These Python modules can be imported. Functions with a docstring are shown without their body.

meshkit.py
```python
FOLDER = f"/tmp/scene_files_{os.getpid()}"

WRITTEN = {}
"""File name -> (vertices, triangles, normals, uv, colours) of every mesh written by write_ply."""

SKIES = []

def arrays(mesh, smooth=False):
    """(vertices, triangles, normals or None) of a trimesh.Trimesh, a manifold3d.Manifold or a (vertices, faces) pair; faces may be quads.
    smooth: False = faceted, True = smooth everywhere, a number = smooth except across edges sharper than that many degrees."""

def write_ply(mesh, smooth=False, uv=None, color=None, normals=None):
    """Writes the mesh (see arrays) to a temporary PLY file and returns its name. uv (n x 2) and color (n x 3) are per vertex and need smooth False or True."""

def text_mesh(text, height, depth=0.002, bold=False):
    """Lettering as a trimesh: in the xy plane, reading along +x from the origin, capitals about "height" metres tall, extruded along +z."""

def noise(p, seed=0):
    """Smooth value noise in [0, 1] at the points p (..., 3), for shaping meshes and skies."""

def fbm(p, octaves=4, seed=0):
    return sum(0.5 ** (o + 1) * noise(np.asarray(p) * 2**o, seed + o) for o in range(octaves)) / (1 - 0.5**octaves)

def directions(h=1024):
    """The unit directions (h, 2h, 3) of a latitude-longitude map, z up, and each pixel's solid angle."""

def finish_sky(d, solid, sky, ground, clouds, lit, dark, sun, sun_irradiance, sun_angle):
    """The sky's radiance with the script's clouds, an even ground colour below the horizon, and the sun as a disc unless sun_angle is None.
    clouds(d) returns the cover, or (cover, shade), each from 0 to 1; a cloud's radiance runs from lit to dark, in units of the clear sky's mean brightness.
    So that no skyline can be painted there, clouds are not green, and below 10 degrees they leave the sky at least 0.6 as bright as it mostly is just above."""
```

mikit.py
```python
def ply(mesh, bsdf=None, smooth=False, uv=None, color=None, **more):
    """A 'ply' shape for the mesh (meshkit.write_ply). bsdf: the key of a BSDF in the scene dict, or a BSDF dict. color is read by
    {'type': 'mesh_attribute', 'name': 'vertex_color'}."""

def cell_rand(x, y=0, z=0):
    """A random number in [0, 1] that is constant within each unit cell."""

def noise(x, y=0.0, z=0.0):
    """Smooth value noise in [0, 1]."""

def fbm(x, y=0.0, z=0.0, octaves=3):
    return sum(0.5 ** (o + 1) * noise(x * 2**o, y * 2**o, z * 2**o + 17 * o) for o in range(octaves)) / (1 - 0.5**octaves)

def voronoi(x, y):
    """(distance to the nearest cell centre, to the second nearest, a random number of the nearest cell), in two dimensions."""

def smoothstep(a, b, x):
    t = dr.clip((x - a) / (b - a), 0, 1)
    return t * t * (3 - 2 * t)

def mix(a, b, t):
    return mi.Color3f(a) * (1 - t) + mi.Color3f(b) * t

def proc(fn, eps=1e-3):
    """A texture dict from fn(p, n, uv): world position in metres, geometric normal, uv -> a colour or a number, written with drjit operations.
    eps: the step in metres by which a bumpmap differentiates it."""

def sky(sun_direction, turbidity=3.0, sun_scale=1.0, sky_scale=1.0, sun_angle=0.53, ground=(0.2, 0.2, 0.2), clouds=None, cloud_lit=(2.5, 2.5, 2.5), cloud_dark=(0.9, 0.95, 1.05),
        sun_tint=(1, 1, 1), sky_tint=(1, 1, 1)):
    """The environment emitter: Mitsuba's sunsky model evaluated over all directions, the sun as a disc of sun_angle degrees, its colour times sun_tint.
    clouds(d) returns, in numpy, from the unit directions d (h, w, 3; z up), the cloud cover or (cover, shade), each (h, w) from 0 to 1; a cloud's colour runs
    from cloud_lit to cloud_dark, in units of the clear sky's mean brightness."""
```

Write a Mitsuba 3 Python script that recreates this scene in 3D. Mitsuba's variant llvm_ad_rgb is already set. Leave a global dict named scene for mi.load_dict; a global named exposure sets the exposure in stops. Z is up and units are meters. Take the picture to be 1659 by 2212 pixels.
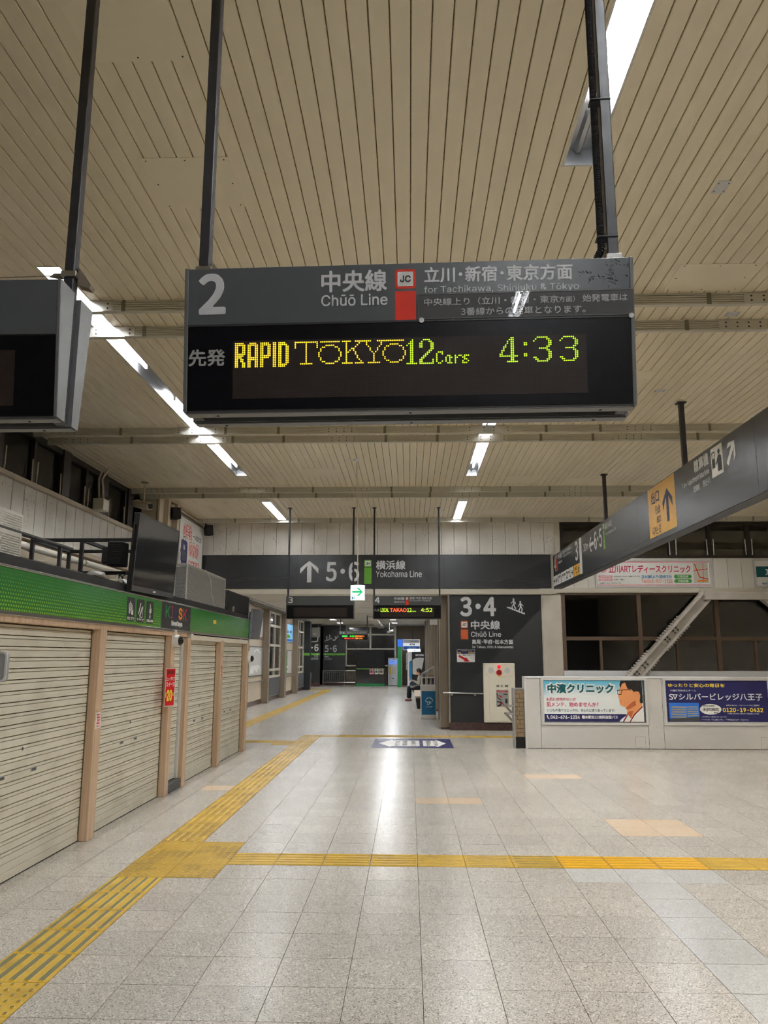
import math, random, glob, numpy as np, trimesh, manifold3d as m3, mitsuba as mi, drjit as dr, mikit
from mikit import noise, fbm, cell_rand, smoothstep, mix, voronoi

# ------------------------------------------------------------------ camera, exposure, lights
W_PX, H_PX, F_PX = 1659, 2212, 1677.85
YAW, PITCH, ROLL, CAM_Z = 3.26225424e-02, 1.83116017e-01, 1.98923029e-03, 1.71655
exposure = 0.0
TUBE = 275.0          # radiance of a fluorescent tube
DOWNLIGHT = 95.0      # radiance of a corridor lamp
scene, labels = {}, {}
_cy, _sy, _cp, _sp = math.cos(YAW), math.sin(YAW), math.cos(PITCH), math.sin(PITCH)
_f = np.array([-_sy * _cp, _cy * _cp, _sp]); _r = np.array([_cy, _sy, 0.0]); _u = np.cross(_r, _f)
_up = -math.sin(ROLL) * _r + math.cos(ROLL) * _u
EYE = np.array([0, 0, CAM_Z])
scene['camera'] = {'type': 'perspective', 'fov': math.degrees(2 * math.atan(W_PX / 2 / F_PX)), 'fov_axis': 'x', 'near_clip': 0.05, 'far_clip': 200.0,
                   'to_world': mi.ScalarTransform4f().look_at(origin=EYE.tolist(), target=(EYE + _f).tolist(), up=_up.tolist())}
rng = random.Random(7)

# ------------------------------------------------------------------ materials
def lin(c):
    return [(x / 255 / 12.92) if x <= 10.3 else ((x / 255 + .055) / 1.055) ** 2.4 for x in c]
def mat(name, c, rough=.5, spec=.5, metal=0.0, coat=0.0, proc=None, bump=None):
    d = {'type': 'principled', 'base_color': mikit.proc(proc) if proc else {'type': 'rgb', 'value': lin(c)}, 'roughness': rough, 'metallic': metal}
    if not metal: d['specular'] = spec
    if coat: d['clearcoat'] = coat; d['clearcoat_gloss'] = .95
    if bump: d = {'type': 'bumpmap', 'arbitrary': mikit.proc(bump[0], bump[1]), 'scale': bump[2], 'bsdf': d}
    scene['mat_' + name] = {'type': 'twosided', 'bsdf': d}
TX0, TY0, TP = -.3381, 7.2635, .4      # the floor's tile grid
def terrazzo(base, dark, light, f, amount):
    def fn(p, n, uv):
        t = .93 + .12 * cell_rand(dr.floor((p.x - TX0) / TP), dr.floor((p.y - TY0) / TP))
        a, b, g = noise(p.x * f, p.y * f, 3.0), noise(p.x * f * 1.7, p.y * f * 1.7, 9.0), noise(p.x * f * .8, p.y * f * .8, 17.0)
        c = mix(base, dark, amount * smoothstep(.66, .78, a))
        c = mix(c, [x * .72 for x in dark], amount * .8 * smoothstep(.76, .84, b))
        c = mix(c, light, .8 * smoothstep(.68, .8, g))
        wear = .9 + .16 * fbm(p.x * .9, p.y * .9, 1.0)
        return c * t * wear
    return fn
mat('tile', 0, .26, .4, proc=terrazzo(lin((184, 180, 172)), lin((100, 94, 88)), lin((216, 212, 205)), 195, .85))
mat('tile_grey', 0, .22, .5, proc=terrazzo(lin((186, 187, 186)), lin((150, 150, 148)), lin((202, 202, 200)), 170, .6))
mat('tile_beige', 0, .24, .5, proc=terrazzo(lin((204, 184, 160)), lin((188, 166, 140)), lin((214, 196, 174)), 170, .4))
mat('grout', (64, 60, 56), .8, .2)
def yellow_fn(p, n, uv):
    w = fbm(p.x * 6, p.y * 6, 2.0)
    w2 = fbm(p.x * 60, p.y * 60, 5.0)
    return mix(lin((200, 164, 48)), lin((176, 142, 46)), smoothstep(.35, .75, w) * .8 + .3 * smoothstep(.6, .75, w2)) * (.93 + .14 * cell_rand(dr.floor((p.x - TX0) / TP), dr.floor((p.y - TY0) / TP)))
mat('tactile', 0, .32, .5, proc=yellow_fn)
mat('tactile_base', 0, .4, .4, proc=lambda p, n, uv: mix(lin((178, 144, 44)), lin((156, 126, 46)), smoothstep(.4, .7, fbm(p.x * 5, p.y * 5, 3.0))))
mat('tactile_new_base', (186, 138, 18), .4, .4)
mat('dark_glass', (9, 10, 12), .1, .2)
mat('tactile_new', (220, 170, 24), .3, .5)
mat('tactile_worn', (112, 110, 76), .5, .4)
def cream_fn(p, n, uv):
    s = fbm(p.x * 1.3, p.y * .35, 4.0)
    d = fbm(p.x * 9, p.y * 2.2, 8.0)
    return mix(lin((240, 229, 203)), lin((228, 217, 190)), smoothstep(.35, .7, s) * .7 + .2 * smoothstep(.6, .8, d))
mat('ceiling', 0, .38, .45, proc=cream_fn)
mat('ceiling_void', (112, 100, 80), .9, .1)
mat('ceiling_plate', (238, 228, 202), .42, .4)
mat('corridor_ceiling', (206, 203, 194), .5, .4)
mat('aluminium', (200, 196, 182), .4, .5, .25)
mat('olive_clip', (116, 112, 92), .5, .4)
mat('bolt', (70, 66, 58), .45, 0, .6)
mat('reflector', (168, 170, 172), .32, 0, .7)
mat('steel', (196, 196, 194), .22, 0, 1.0)
mat('steel_rough', (150, 150, 148), .4, 0, .9)
mat('white_paint', (226, 224, 216), .45, .45)
def panel_fn(p, n, uv):
    q = p.x + p.y
    k = fbm(q * 1.5, p.z * 1.1, 3.0)
    d = noise(q * 34, p.z * 22, 6.0) * smoothstep(.35, .7, noise(q * 3, p.z * 4, 2.0))
    c = mix(lin((232, 230, 224)), lin((214, 211, 203)), smoothstep(.35, .7, k))
    return mix(c, lin((120, 114, 104)), .45 * smoothstep(.8, .86, noise(q * 60, p.z * 45, 6.0) * (.6 + .5 * noise(q * 3, p.z * 4, 2.0))))
mat('wall_panel', 0, .5, .4, proc=panel_fn)
mat('seam', (44, 42, 38), .8, .2)
mat('concrete', 0, .7, .3, proc=lambda p, n, uv: mix(lin((206, 200, 188)), lin((182, 175, 162)), fbm(p.x * 3, p.y * 3, p.z * 3) * .9))
mat('trim_cream', (208, 203, 188), .35, .5)
mat('sign_dark', (44, 47, 50), .3, .5)
mat('sign_black', (29, 33, 36), .35, .5)
mat('sign_header', (78, 82, 84), .28, .5)
mat('display', (9, 9, 13), .3, .2)
mat('led_field', 0, .5, .3, proc=lambda p, n, uv: mix(lin((30, 22, 19)), lin((46, 35, 30)), (smoothstep(.2, .5, dr.abs((p.x + p.y * .02) / .00605 - dr.floor((p.x + p.y * .02) / .00605) - .5)) + smoothstep(.2, .5, dr.abs(p.z / .006 - dr.floor(p.z / .006) - .5))) * .5))
mat('casing', (92, 94, 94), .38, .5)
mat('pole', (38, 38, 41), .42, .45)
mat('black', (22, 22, 24), .45, .4)
mat('rubber', (16, 16, 17), .6, .3)
mat('gloss_black', (12, 12, 15), .09, .5, coat=.6)
mat('white', (238, 238, 236), .42, .4)
mat('silver_white', (222, 224, 228), .35, .45)
mat('light_grey', (206, 206, 204), .4, .45)
mat('mid_grey', (150, 150, 148), .45, .4)
mat('dark_grey', (72, 74, 77), .45, .4)
mat('red_line', (214, 48, 24), .4, .4)
mat('orange_line', (216, 100, 56), .4, .4)
mat('green_line', (104, 172, 58), .4, .4)
mat('yellow_sign', (232, 178, 70), .4, .4)
mat('gold_text', (245, 212, 70), .5, .3)
mat('navy', (38, 36, 92), .4, .4)
mat('navy_text', (44, 40, 70), .5, .3)
mat('blue', (30, 112, 160), .4, .4)
mat('sky_blue', (120, 196, 226), .45, .4)
mat('bright_blue', (52, 120, 220), .4, .4)
mat('teal', (20, 88, 96), .5, .3)
mat('crimson', (188, 42, 84), .5, .3)
mat('pink', (226, 150, 160), .5, .3)
mat('red', (206, 26, 34), .35, .45)
mat('dark_red', (130, 22, 26), .3, .5)
mat('green_sign', (70, 150, 70), .4, .4)
mat('green_dark', (22, 120, 66), .35, .45)
mat('orange', (240, 140, 40), .4, .4)
mat('skin', (226, 178, 148), .5, .4)
mat('poster_skin', (236, 158, 104), .5, .3)
mat('poster_skin_dark', (196, 104, 62), .5, .3)
mat('hair', (26, 22, 22), .5, .4)
mat('coat_cloth', 0, .85, .2, proc=lambda p, n, uv: mix(lin((176, 174, 164)), lin((136, 134, 124)), fbm(p.x * 40, p.y * 40, p.z * 40)))
mat('dark_cloth', (34, 38, 46), .85, .2)
mat('mask_white', (236, 236, 234), .7, .2)
mat('shoe', (98, 36, 30), .35, .5)
mat('leather_blue', (40, 52, 74), .45, .4)
def wood_fn(p, n, uv):
    g = noise(p.y * 60 + p.x * 90, p.z * 1.2, 1.0)
    return mix(lin((204, 176, 148)), lin((186, 156, 128)), smoothstep(.3, .8, g) * .8)
mat('post_wood', 0, .4, .45, proc=wood_fn)
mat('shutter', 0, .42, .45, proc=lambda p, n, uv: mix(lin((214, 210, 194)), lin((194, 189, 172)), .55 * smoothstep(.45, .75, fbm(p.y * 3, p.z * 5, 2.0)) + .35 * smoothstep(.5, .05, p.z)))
mat('shutter_groove', (92, 84, 66), .7, .2)
def halftone(p, n, uv):
    u, v = p.y / .0385, (p.z - 2.045) / .0295
    row = dr.floor(v)
    u = u + .5 * (row - 2 * dr.floor(row / 2))
    du, dv = u - dr.floor(u) - .5, v - row - .5
    r = .36 * (1 - row / 12.5)
    hit = smoothstep(r + .05, r - .05, dr.sqrt(du * du + dv * dv))
    return mix(lin((40, 116, 48)), lin((128, 172, 56)), hit * dr.select(p.y > 10.6, .45, 1.0))
mat('fascia_green', 0, .22, .5, proc=halftone)
mat('window_frame', (92, 74, 60), .4, .45)
mat('window_dark', (34, 28, 24), .5, .4)
mat('column_brown', 0, .5, .4, proc=lambda p, n, uv: mix(lin((134, 120, 100)), lin((116, 103, 86)), fbm(p.x * 30, p.y * 30, p.z * 2)))
mat('column_dark', (106, 95, 80), .5, .4)
mat('beige_panel', (196, 184, 164), .5, .4)
mat('granite', 0, .25, .5, proc=lambda p, n, uv: mix(lin((62, 42, 40)), lin((92, 66, 62)), smoothstep(.55, .7, noise(p.x * 60, p.y * 60, p.z * 60))))
mat('brown_tile', 0, .35, .5, proc=lambda p, n, uv: mix(lin((152, 130, 100)), lin((124, 104, 80)), fbm(p.x * 30, p.y * 30, p.z * 30)))
mat('barrier', 0, .4, .45, proc=lambda p, n, uv: mix(lin((212, 210, 206)), lin((196, 194, 190)), fbm(p.x * 2, p.z * 3, 1.0)))
mat('cream_box', (232, 226, 208), .38, .45)
mat('steel_paint', 0, .5, .45, proc=lambda p, n, uv: mix(lin((208, 203, 196)), lin((182, 176, 168)), fbm(p.x * 5, p.z * 5, 2.0)))
mat('wire', (120, 112, 98), .6, .3)
mat('dusty', (110, 100, 86), .9, .1)
mat('lens', (10, 10, 12), .08, .5)
mat('exterior', (10, 11, 14), .9, .1)
scene['mat_glass'] = {'type': 'thindielectric', 'int_ior': 1.5}
def emit(c, power):
    return {'type': 'area', 'radiance': {'type': 'rgb', 'value': [x * power for x in lin(c)]}}
def glow(c, power):       # something that shines but lights next to nothing
    return {**emit(c, power), 'sampling_weight': 0.02}

# ------------------------------------------------------------------ geometry helpers: a mesh is (vertices, triangles)
BF = np.array([[0, 1, 3], [0, 3, 2], [4, 6, 7], [4, 7, 5], [0, 4, 5], [0, 5, 1], [2, 3, 7], [2, 7, 6], [0, 2, 6], [0, 6, 4], [1, 5, 7], [1, 7, 3]])
def box(x0, x1, y0, y1, z0, z1):
    return np.array([[x, y, z] for x in (x0, x1) for y in (y0, y1) for z in (z0, z1)], float), BF
def _man(m):
    me = m.to_mesh(); return np.array(me.vert_properties[:, :3], float), np.array(me.tri_verts)
def cbox(x0, x1, y0, y1, z0, z1, b=.004):        # a box with chamfered edges
    p = []
    for x, sx in ((x0, 1), (x1, -1)):
        for y, sy in ((y0, 1), (y1, -1)):
            for z, sz in ((z0, 1), (z1, -1)):
                p += [[x, y + sy * b, z + sz * b], [x + sx * b, y, z + sz * b], [x + sx * b, y + sy * b, z]]
    return _man(m3.Manifold.hull_points(np.array(p)))
def hull(p):
    return _man(m3.Manifold.hull_points(np.array(p, float)))
def cat(*ms):
    vs, fs, n = [], [], 0
    for v, f in ms:
        vs.append(v); fs.append(f + n); n += len(v)
    return np.vstack(vs), np.vstack(fs)
def frame(o, eu, ev):
    m = np.eye(4); eu, ev = np.array(eu, float), np.array(ev, float)
    m[:3, 0], m[:3, 1], m[:3, 2], m[:3, 3] = eu, ev, np.cross(eu, ev), o
    return m
def xf(m, M):
    return m[0] @ M[:3, :3].T + M[:3, 3], m[1]
def front(x, y, z):       # a frame on a surface that faces the camera's side of the hall (-y)
    return frame((x, y, z), (1, 0, 0), (0, 0, 1))
def face_r(x, y, z):      # faces +x
    return frame((x, y, z), (0, 1, 0), (0, 0, 1))
def face_l(x, y, z):      # faces -x
    return frame((x, y, z), (0, -1, 0), (0, 0, 1))
def cyl(p0, p1, r, n=12, r1=None):
    p0, p1 = np.array(p0, float), np.array(p1, float); d = p1 - p0; L = np.linalg.norm(d); d = d / L
    a = np.cross(d, [0, 0, 1] if abs(d[2]) < .9 else [1, 0, 0]); a /= np.linalg.norm(a); b = np.cross(d, a)
    t = np.arange(n) * 2 * np.pi / n
    c = np.cos(t)[:, None] * a + np.sin(t)[:, None] * b
    v = np.vstack([p0 + c * r, p1 + c * (r if r1 is None else r1), [p0], [p1]]); i = np.arange(n); j = (i + 1) % n
    return v, np.vstack([np.stack([i, j, j + n], 1), np.stack([i, j + n, i + n], 1), np.stack([j, i, i * 0 + 2 * n], 1), np.stack([i + n, j + n, i * 0 + 2 * n + 1], 1)])
def tube(pts, r, n=8):
    p = np.array(pts, float); t = np.gradient(p, axis=0); t /= np.linalg.norm(t, axis=1, keepdims=True) + 1e-12
    ref = np.array([0, 0, 1.0]) if abs(t[:, 2]).mean() < .8 else np.array([1.0, 0, 0])
    a = np.cross(t, ref); a /= np.linalg.norm(a, axis=1, keepdims=True) + 1e-12; b = np.cross(t, a)
    th = np.arange(n) * 2 * np.pi / n; r = np.broadcast_to(r, (len(p),))
    v = p[:, None] + r[:, None, None] * (np.cos(th)[None, :, None] * a[:, None] + np.sin(th)[None, :, None] * b[:, None])
    i, j = np.meshgrid(np.arange(len(p) - 1), np.arange(n), indexing='ij')
    q = np.stack([i * n + j, i * n + (j + 1) % n, (i + 1) * n + (j + 1) % n, (i + 1) * n + j], -1).reshape(-1, 4)
    k = len(p) * n; e = np.arange(n); en = (e + 1) % n
    f = np.vstack([q[:, [0, 2, 1]], q[:, [0, 3, 2]], np.stack([e, en, e * 0 + k], 1), np.stack([en + k - n, e + k - n, e * 0 + k + 1], 1)])
    return np.vstack([v.reshape(-1, 3), p[:1], p[-1:]]), f
def poly(loops, d, w0=0.0):        # outlines (even-odd) in the uv plane, d thick
    m = m3.CrossSection([np.array(l, float) for l in loops], m3.FillRule.EvenOdd).extrude(d)
    v, f = _man(m); return v + [0, 0, w0], f
def disc(cx, cy, r, n=28):
    t = np.arange(n) * 2 * np.pi / n
    return np.stack([cx + r * np.cos(t), cy + r * np.sin(t)], 1)
def ring(cx, cy, r, r2, a0=0, a1=360, n=24):
    t = np.radians(np.linspace(a0, a1, n))
    return np.vstack([np.stack([cx + r * np.cos(t), cy + r * np.sin(t)], 1), np.stack([cx + r2 * np.cos(t), cy + r2 * np.sin(t)], 1)[::-1]])
def rr(u0, v0, u1, v1, r, n=5):    # rounded rectangle outline
    out = []
    for cx, cy, a in ((u1 - r, v0 + r, -90), (u1 - r, v1 - r, 0), (u0 + r, v1 - r, 90), (u0 + r, v0 + r, 180)):
        t = np.radians(np.linspace(a, a + 90, n)); out.append(np.stack([cx + r * np.cos(t), cy + r * np.sin(t)], 1))
    return np.vstack(out)
def stroke(pts, w):                # a bent line of constant width, as hulls of its segments
    cs = m3.CrossSection()
    for a, b in zip(pts[:-1], pts[1:]):
        cs = cs + m3.CrossSection.hull_points(np.vstack([disc(*a, w / 2, 10), disc(*b, w / 2, 10)]))
    return cs
def cs_mesh(cs, d, w0=0.0):
    v, f = _man(cs.extrude(d)); return v + [0, 0, w0], f

from PIL import Image, ImageDraw, ImageFont
_fd = '/opt/blender-*/*/datafiles/fonts/'
_fonts = {}
def font(kind, size=84):
    if (kind, size) not in _fonts:
        f = glob.glob(_fd + ('Noto Sans CJK*' if kind == 'j' else 'Inter.woff2'))
        _fonts[kind, size] = ImageFont.truetype(f[0], size)
    return _fonts[kind, size]
def glyphs(text, kind='j', bold=0, size=84):
    """The outlines of a line of writing, as a cross-section in pixels with its ink's lower left corner at the origin."""
    f = font(kind, size); x0, y0, x1, y1 = f.getbbox(text, anchor='ls', stroke_width=bold)
    im = Image.new('L', (int(x1 - x0) + 10, int(y1 - y0) + 10))
    ImageDraw.Draw(im).text((5 - x0, 5 - y0), text, 255, font=f, anchor='ls', stroke_width=bold)
    g = np.asarray(im, float)[::-1] / 255 - .5
    h, w = g.shape
    a, b, c, d = g[:-1, :-1] > 0, g[:-1, 1:] > 0, g[1:, 1:] > 0, g[1:, :-1] > 0
    code = a * 1 + b * 2 + c * 4 + d * 8
    E = {1: [(3, 0)], 2: [(0, 1)], 3: [(3, 1)], 4: [(1, 2)], 5: [(3, 2), (1, 0)], 6: [(0, 2)], 7: [(3, 2)], 8: [(2, 3)], 9: [(2, 0)], 10: [(0, 3), (2, 1)], 11: [(2, 1)], 12: [(1, 3)], 13: [(1, 0)], 14: [(0, 3)]}
    nxt = {}
    def pt(key):
        k, y, x = key
        if k == 0:
            p, q = g[y, x], g[y, x + 1]; return x + p / (p - q), y
        p, q = g[y, x], g[y + 1, x]; return x, y + p / (p - q)
    for y, x in zip(*np.nonzero((code > 0) & (code < 15))):
        y, x = int(y), int(x)
        ed = ((0, y, x), (1, y, x + 1), (0, y + 1, x), (1, y, x))
        for s, e in E[int(code[y, x])]:
            nxt[ed[s]] = ed[e]
    loops = []
    while nxt:
        k, v = nxt.popitem(); lp = [k]
        while v in nxt:
            lp.append(v); v = nxt.pop(v)
        if len(lp) > 3: loops.append(np.array([pt(q) for q in lp]))
    cs = m3.CrossSection(loops, m3.FillRule.EvenOdd).simplify(.35)
    bx = cs.bounds()
    return cs.translate((-bx[0], -bx[1])), bx[2] - bx[0], bx[3] - bx[1]
_tc = {}
def tx(text, u0, v0, u1, v1, kind='j', bold=1, d=.0015, size=84):
    """Writing whose ink fills the rectangle (u0, v0) - (u1, v1)."""
    key = (text, kind, bold, size)
    if key not in _tc: _tc[key] = glyphs(*key)
    cs, w, h = _tc[key]
    return cs_mesh(cs.scale(((u1 - u0) / w, (v1 - v0) / h)).translate((u0, v0)), d)
def rect(u0, v0, u1, v1, d=.001, w0=0.0):
    return box(u0, u1, v0, v1, w0, w0 + d)

# ------------------------------------------------------------------ naming
_n = {}
def name(key):
    n = _n.get(key, 0); _n[key] = n + 1
    return key if n == 0 else f'{key}_{n:03d}'
def put(key, mesh, m, smooth=False, light=None, kind=None, label=None, at=None, **kw):
    """One mesh of the scene under the next free name; returns that name. mesh may be a ply dict that alike pieces share."""
    k = name(key)
    d = dict(mesh) if isinstance(mesh, dict) else mikit.ply(trimesh.Trimesh(*mesh, process=False), None, smooth)
    d['bsdf'] = {'type': 'ref', 'id': 'mat_' + m}
    if light: d['emitter'] = light
    if at is not None: d['to_world'] = at
    scene[k] = d
    if kind or label: labels[k] = {**({'kind': kind} if kind else {}), **({'label': label} if label else {})}
    return k
def sub(parent, part, mesh, m, **kw):
    return put(parent + '__' + part, mesh, m, **kw)
def thing(key, label, cat, group=None):
    k = name(key); labels[k] = {'label': label, 'category': cat}
    if group: labels[k]['group'] = group
    return k
def structure(key, mesh, m, **kw):
    k = put(key, mesh, m, **kw); labels[k] = {'kind': 'structure'}; return k
def shift(x, y, z): return mi.ScalarTransform4f().translate([x, y, z])

# ------------------------------------------------------------------ floor
CEIL, YB = 4.954, 18.95
structure('floor', cat(box(-5.8, 11, -8, 19.4, -.06, -.0045), box(-5.8, 1.4, 19.4, 48.2, -.06, -.0045)), 'grout')
def near_frame(x, y, z, m=60):
    d = np.array([x, y, z]) - EYE; c = d @ _f
    if c < .3: return False
    u, v = W_PX / 2 + F_PX * (d @ _r) / c, H_PX / 2 - F_PX * (d @ (np.cross(_r, _f))) / c
    return -m < u < W_PX + m and -m < v < H_PX + m
GREY = {(4, -2), (5, -2), (6, -2), (5, -3), (5, -4), (5, -5), (5, -6), (5, -7), (5, -8), (5, -9)}
GREY = {(i if j == -2 else i, j) for i, j in GREY}
BEIGE = {(1, 6), (2, 6), (6, 2), (7, 2), (6, 3), (7, 3), (5, 11), (6, 11), (-6, 8)}
PALE = {(-2, 44), (-1, 44), (-1, 57), (0, 57), (-4, 66), (-3, 66), (-4, 51), (-3, 51), (-6, 40)}
def tactile_kind(i, j):
    if i == -5 and -14 <= j <= 25:
        if j in (-1, -2, 0) or -8 >= j: return 'dot'
        return 'dot' if j in (21, 22, 25) else 'bar'
    if i == -4 and j in (-1, -2, 0): return 'dot'
    if i == -4 and j == 25: return 'bar'
    if j == -1 and i >= -3: return 'cross'
    if j == 25 and -3 <= i <= 6: return 'cross'
    if i == -6 and j in (21, 22): return 'dot'
    if j == 22 and i in (-7, -8): return 'cross'
    if i == -10 and 28 <= j <= 83: return 'bar'
    if j in (83, 84, 82) and i in (-12, -11): return 'dot'
    return None
def tile_mesh(i, j):
    x, y, g = TX0 + i * TP, TY0 + j * TP, .0017
    v, f = box(x + g, x + TP - g, y + g, y + TP - g, -.004, 0)
    v = v.copy(); top = v[:, 2] > -.001; a, b, c = rng.uniform(-1, 1), rng.uniform(-1, 1), rng.uniform(0, 1)
    v[top, 2] += .00028 * (a * (v[top, 0] - x - .2) / .2 + b * (v[top, 1] - y - .2) / .2) - .0004 * c
    return v, f
cells = [(i, j) for j in range(-20, 102) for i in range(-14, 28) if not (j > 29 and i > 3)]
seen = sorted((c for c in cells if near_frame(TX0 + (c[0] + .5) * TP, TY0 + (c[1] + .5) * TP, 0) and tactile_kind(*c) is None and TX0 + c[0] * TP > -3.0 and c[1] < 30), key=lambda c: c[1])[:300]
near_set = set(seen); rest = {'tile': [], 'tile_grey': [], 'tile_beige': []}
for c in cells:
    if tactile_kind(*c): continue
    m = 'tile_grey' if c in GREY or c in PALE else 'tile_beige' if c in BEIGE else 'tile'
    if c in near_set: sub('floor', 'tile', tile_mesh(*c), m)
    else: rest[m].append(tile_mesh(*c))
for m in rest:
    if rest[m]: sub('floor', 'tile_field', cat(*rest[m]), m, kind='stuff', label='polished terrazzo tiles of the farther floor' if m == 'tile' else 'paler replaced floor tiles farther off')
# tactile paving: yellow blocks with bars or domes
def bar_shape(x0, x1, y0, y1, h=.005):
    b = .006
    return hull([[x, y, z] for x, y, z in [(x0, y0, 0), (x1, y0, 0), (x1, y1, 0), (x0, y1, 0), (x0 + b, y0 + b, h), (x1 - b, y0 + b, h), (x1 - b, y1 - b, h), (x0 + b, y1 - b, h)]])
def dome(cx, cy, r=.0155, h=.005, n=10):
    t = np.arange(n) * 2 * np.pi / n; c = np.stack([np.cos(t), np.sin(t)], 1)
    v = np.vstack([np.c_[c * r + [cx, cy], np.zeros(n)], np.c_[c * r * .6 + [cx, cy], np.full(n, h)], [[cx, cy, h]]])
    i = np.arange(n); k = (i + 1) % n
    return v, np.vstack([np.stack([i, k, k + n], 1), np.stack([i, k + n, i + n], 1), np.stack([i + n, k + n, i * 0 + 2 * n], 1)])
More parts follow.
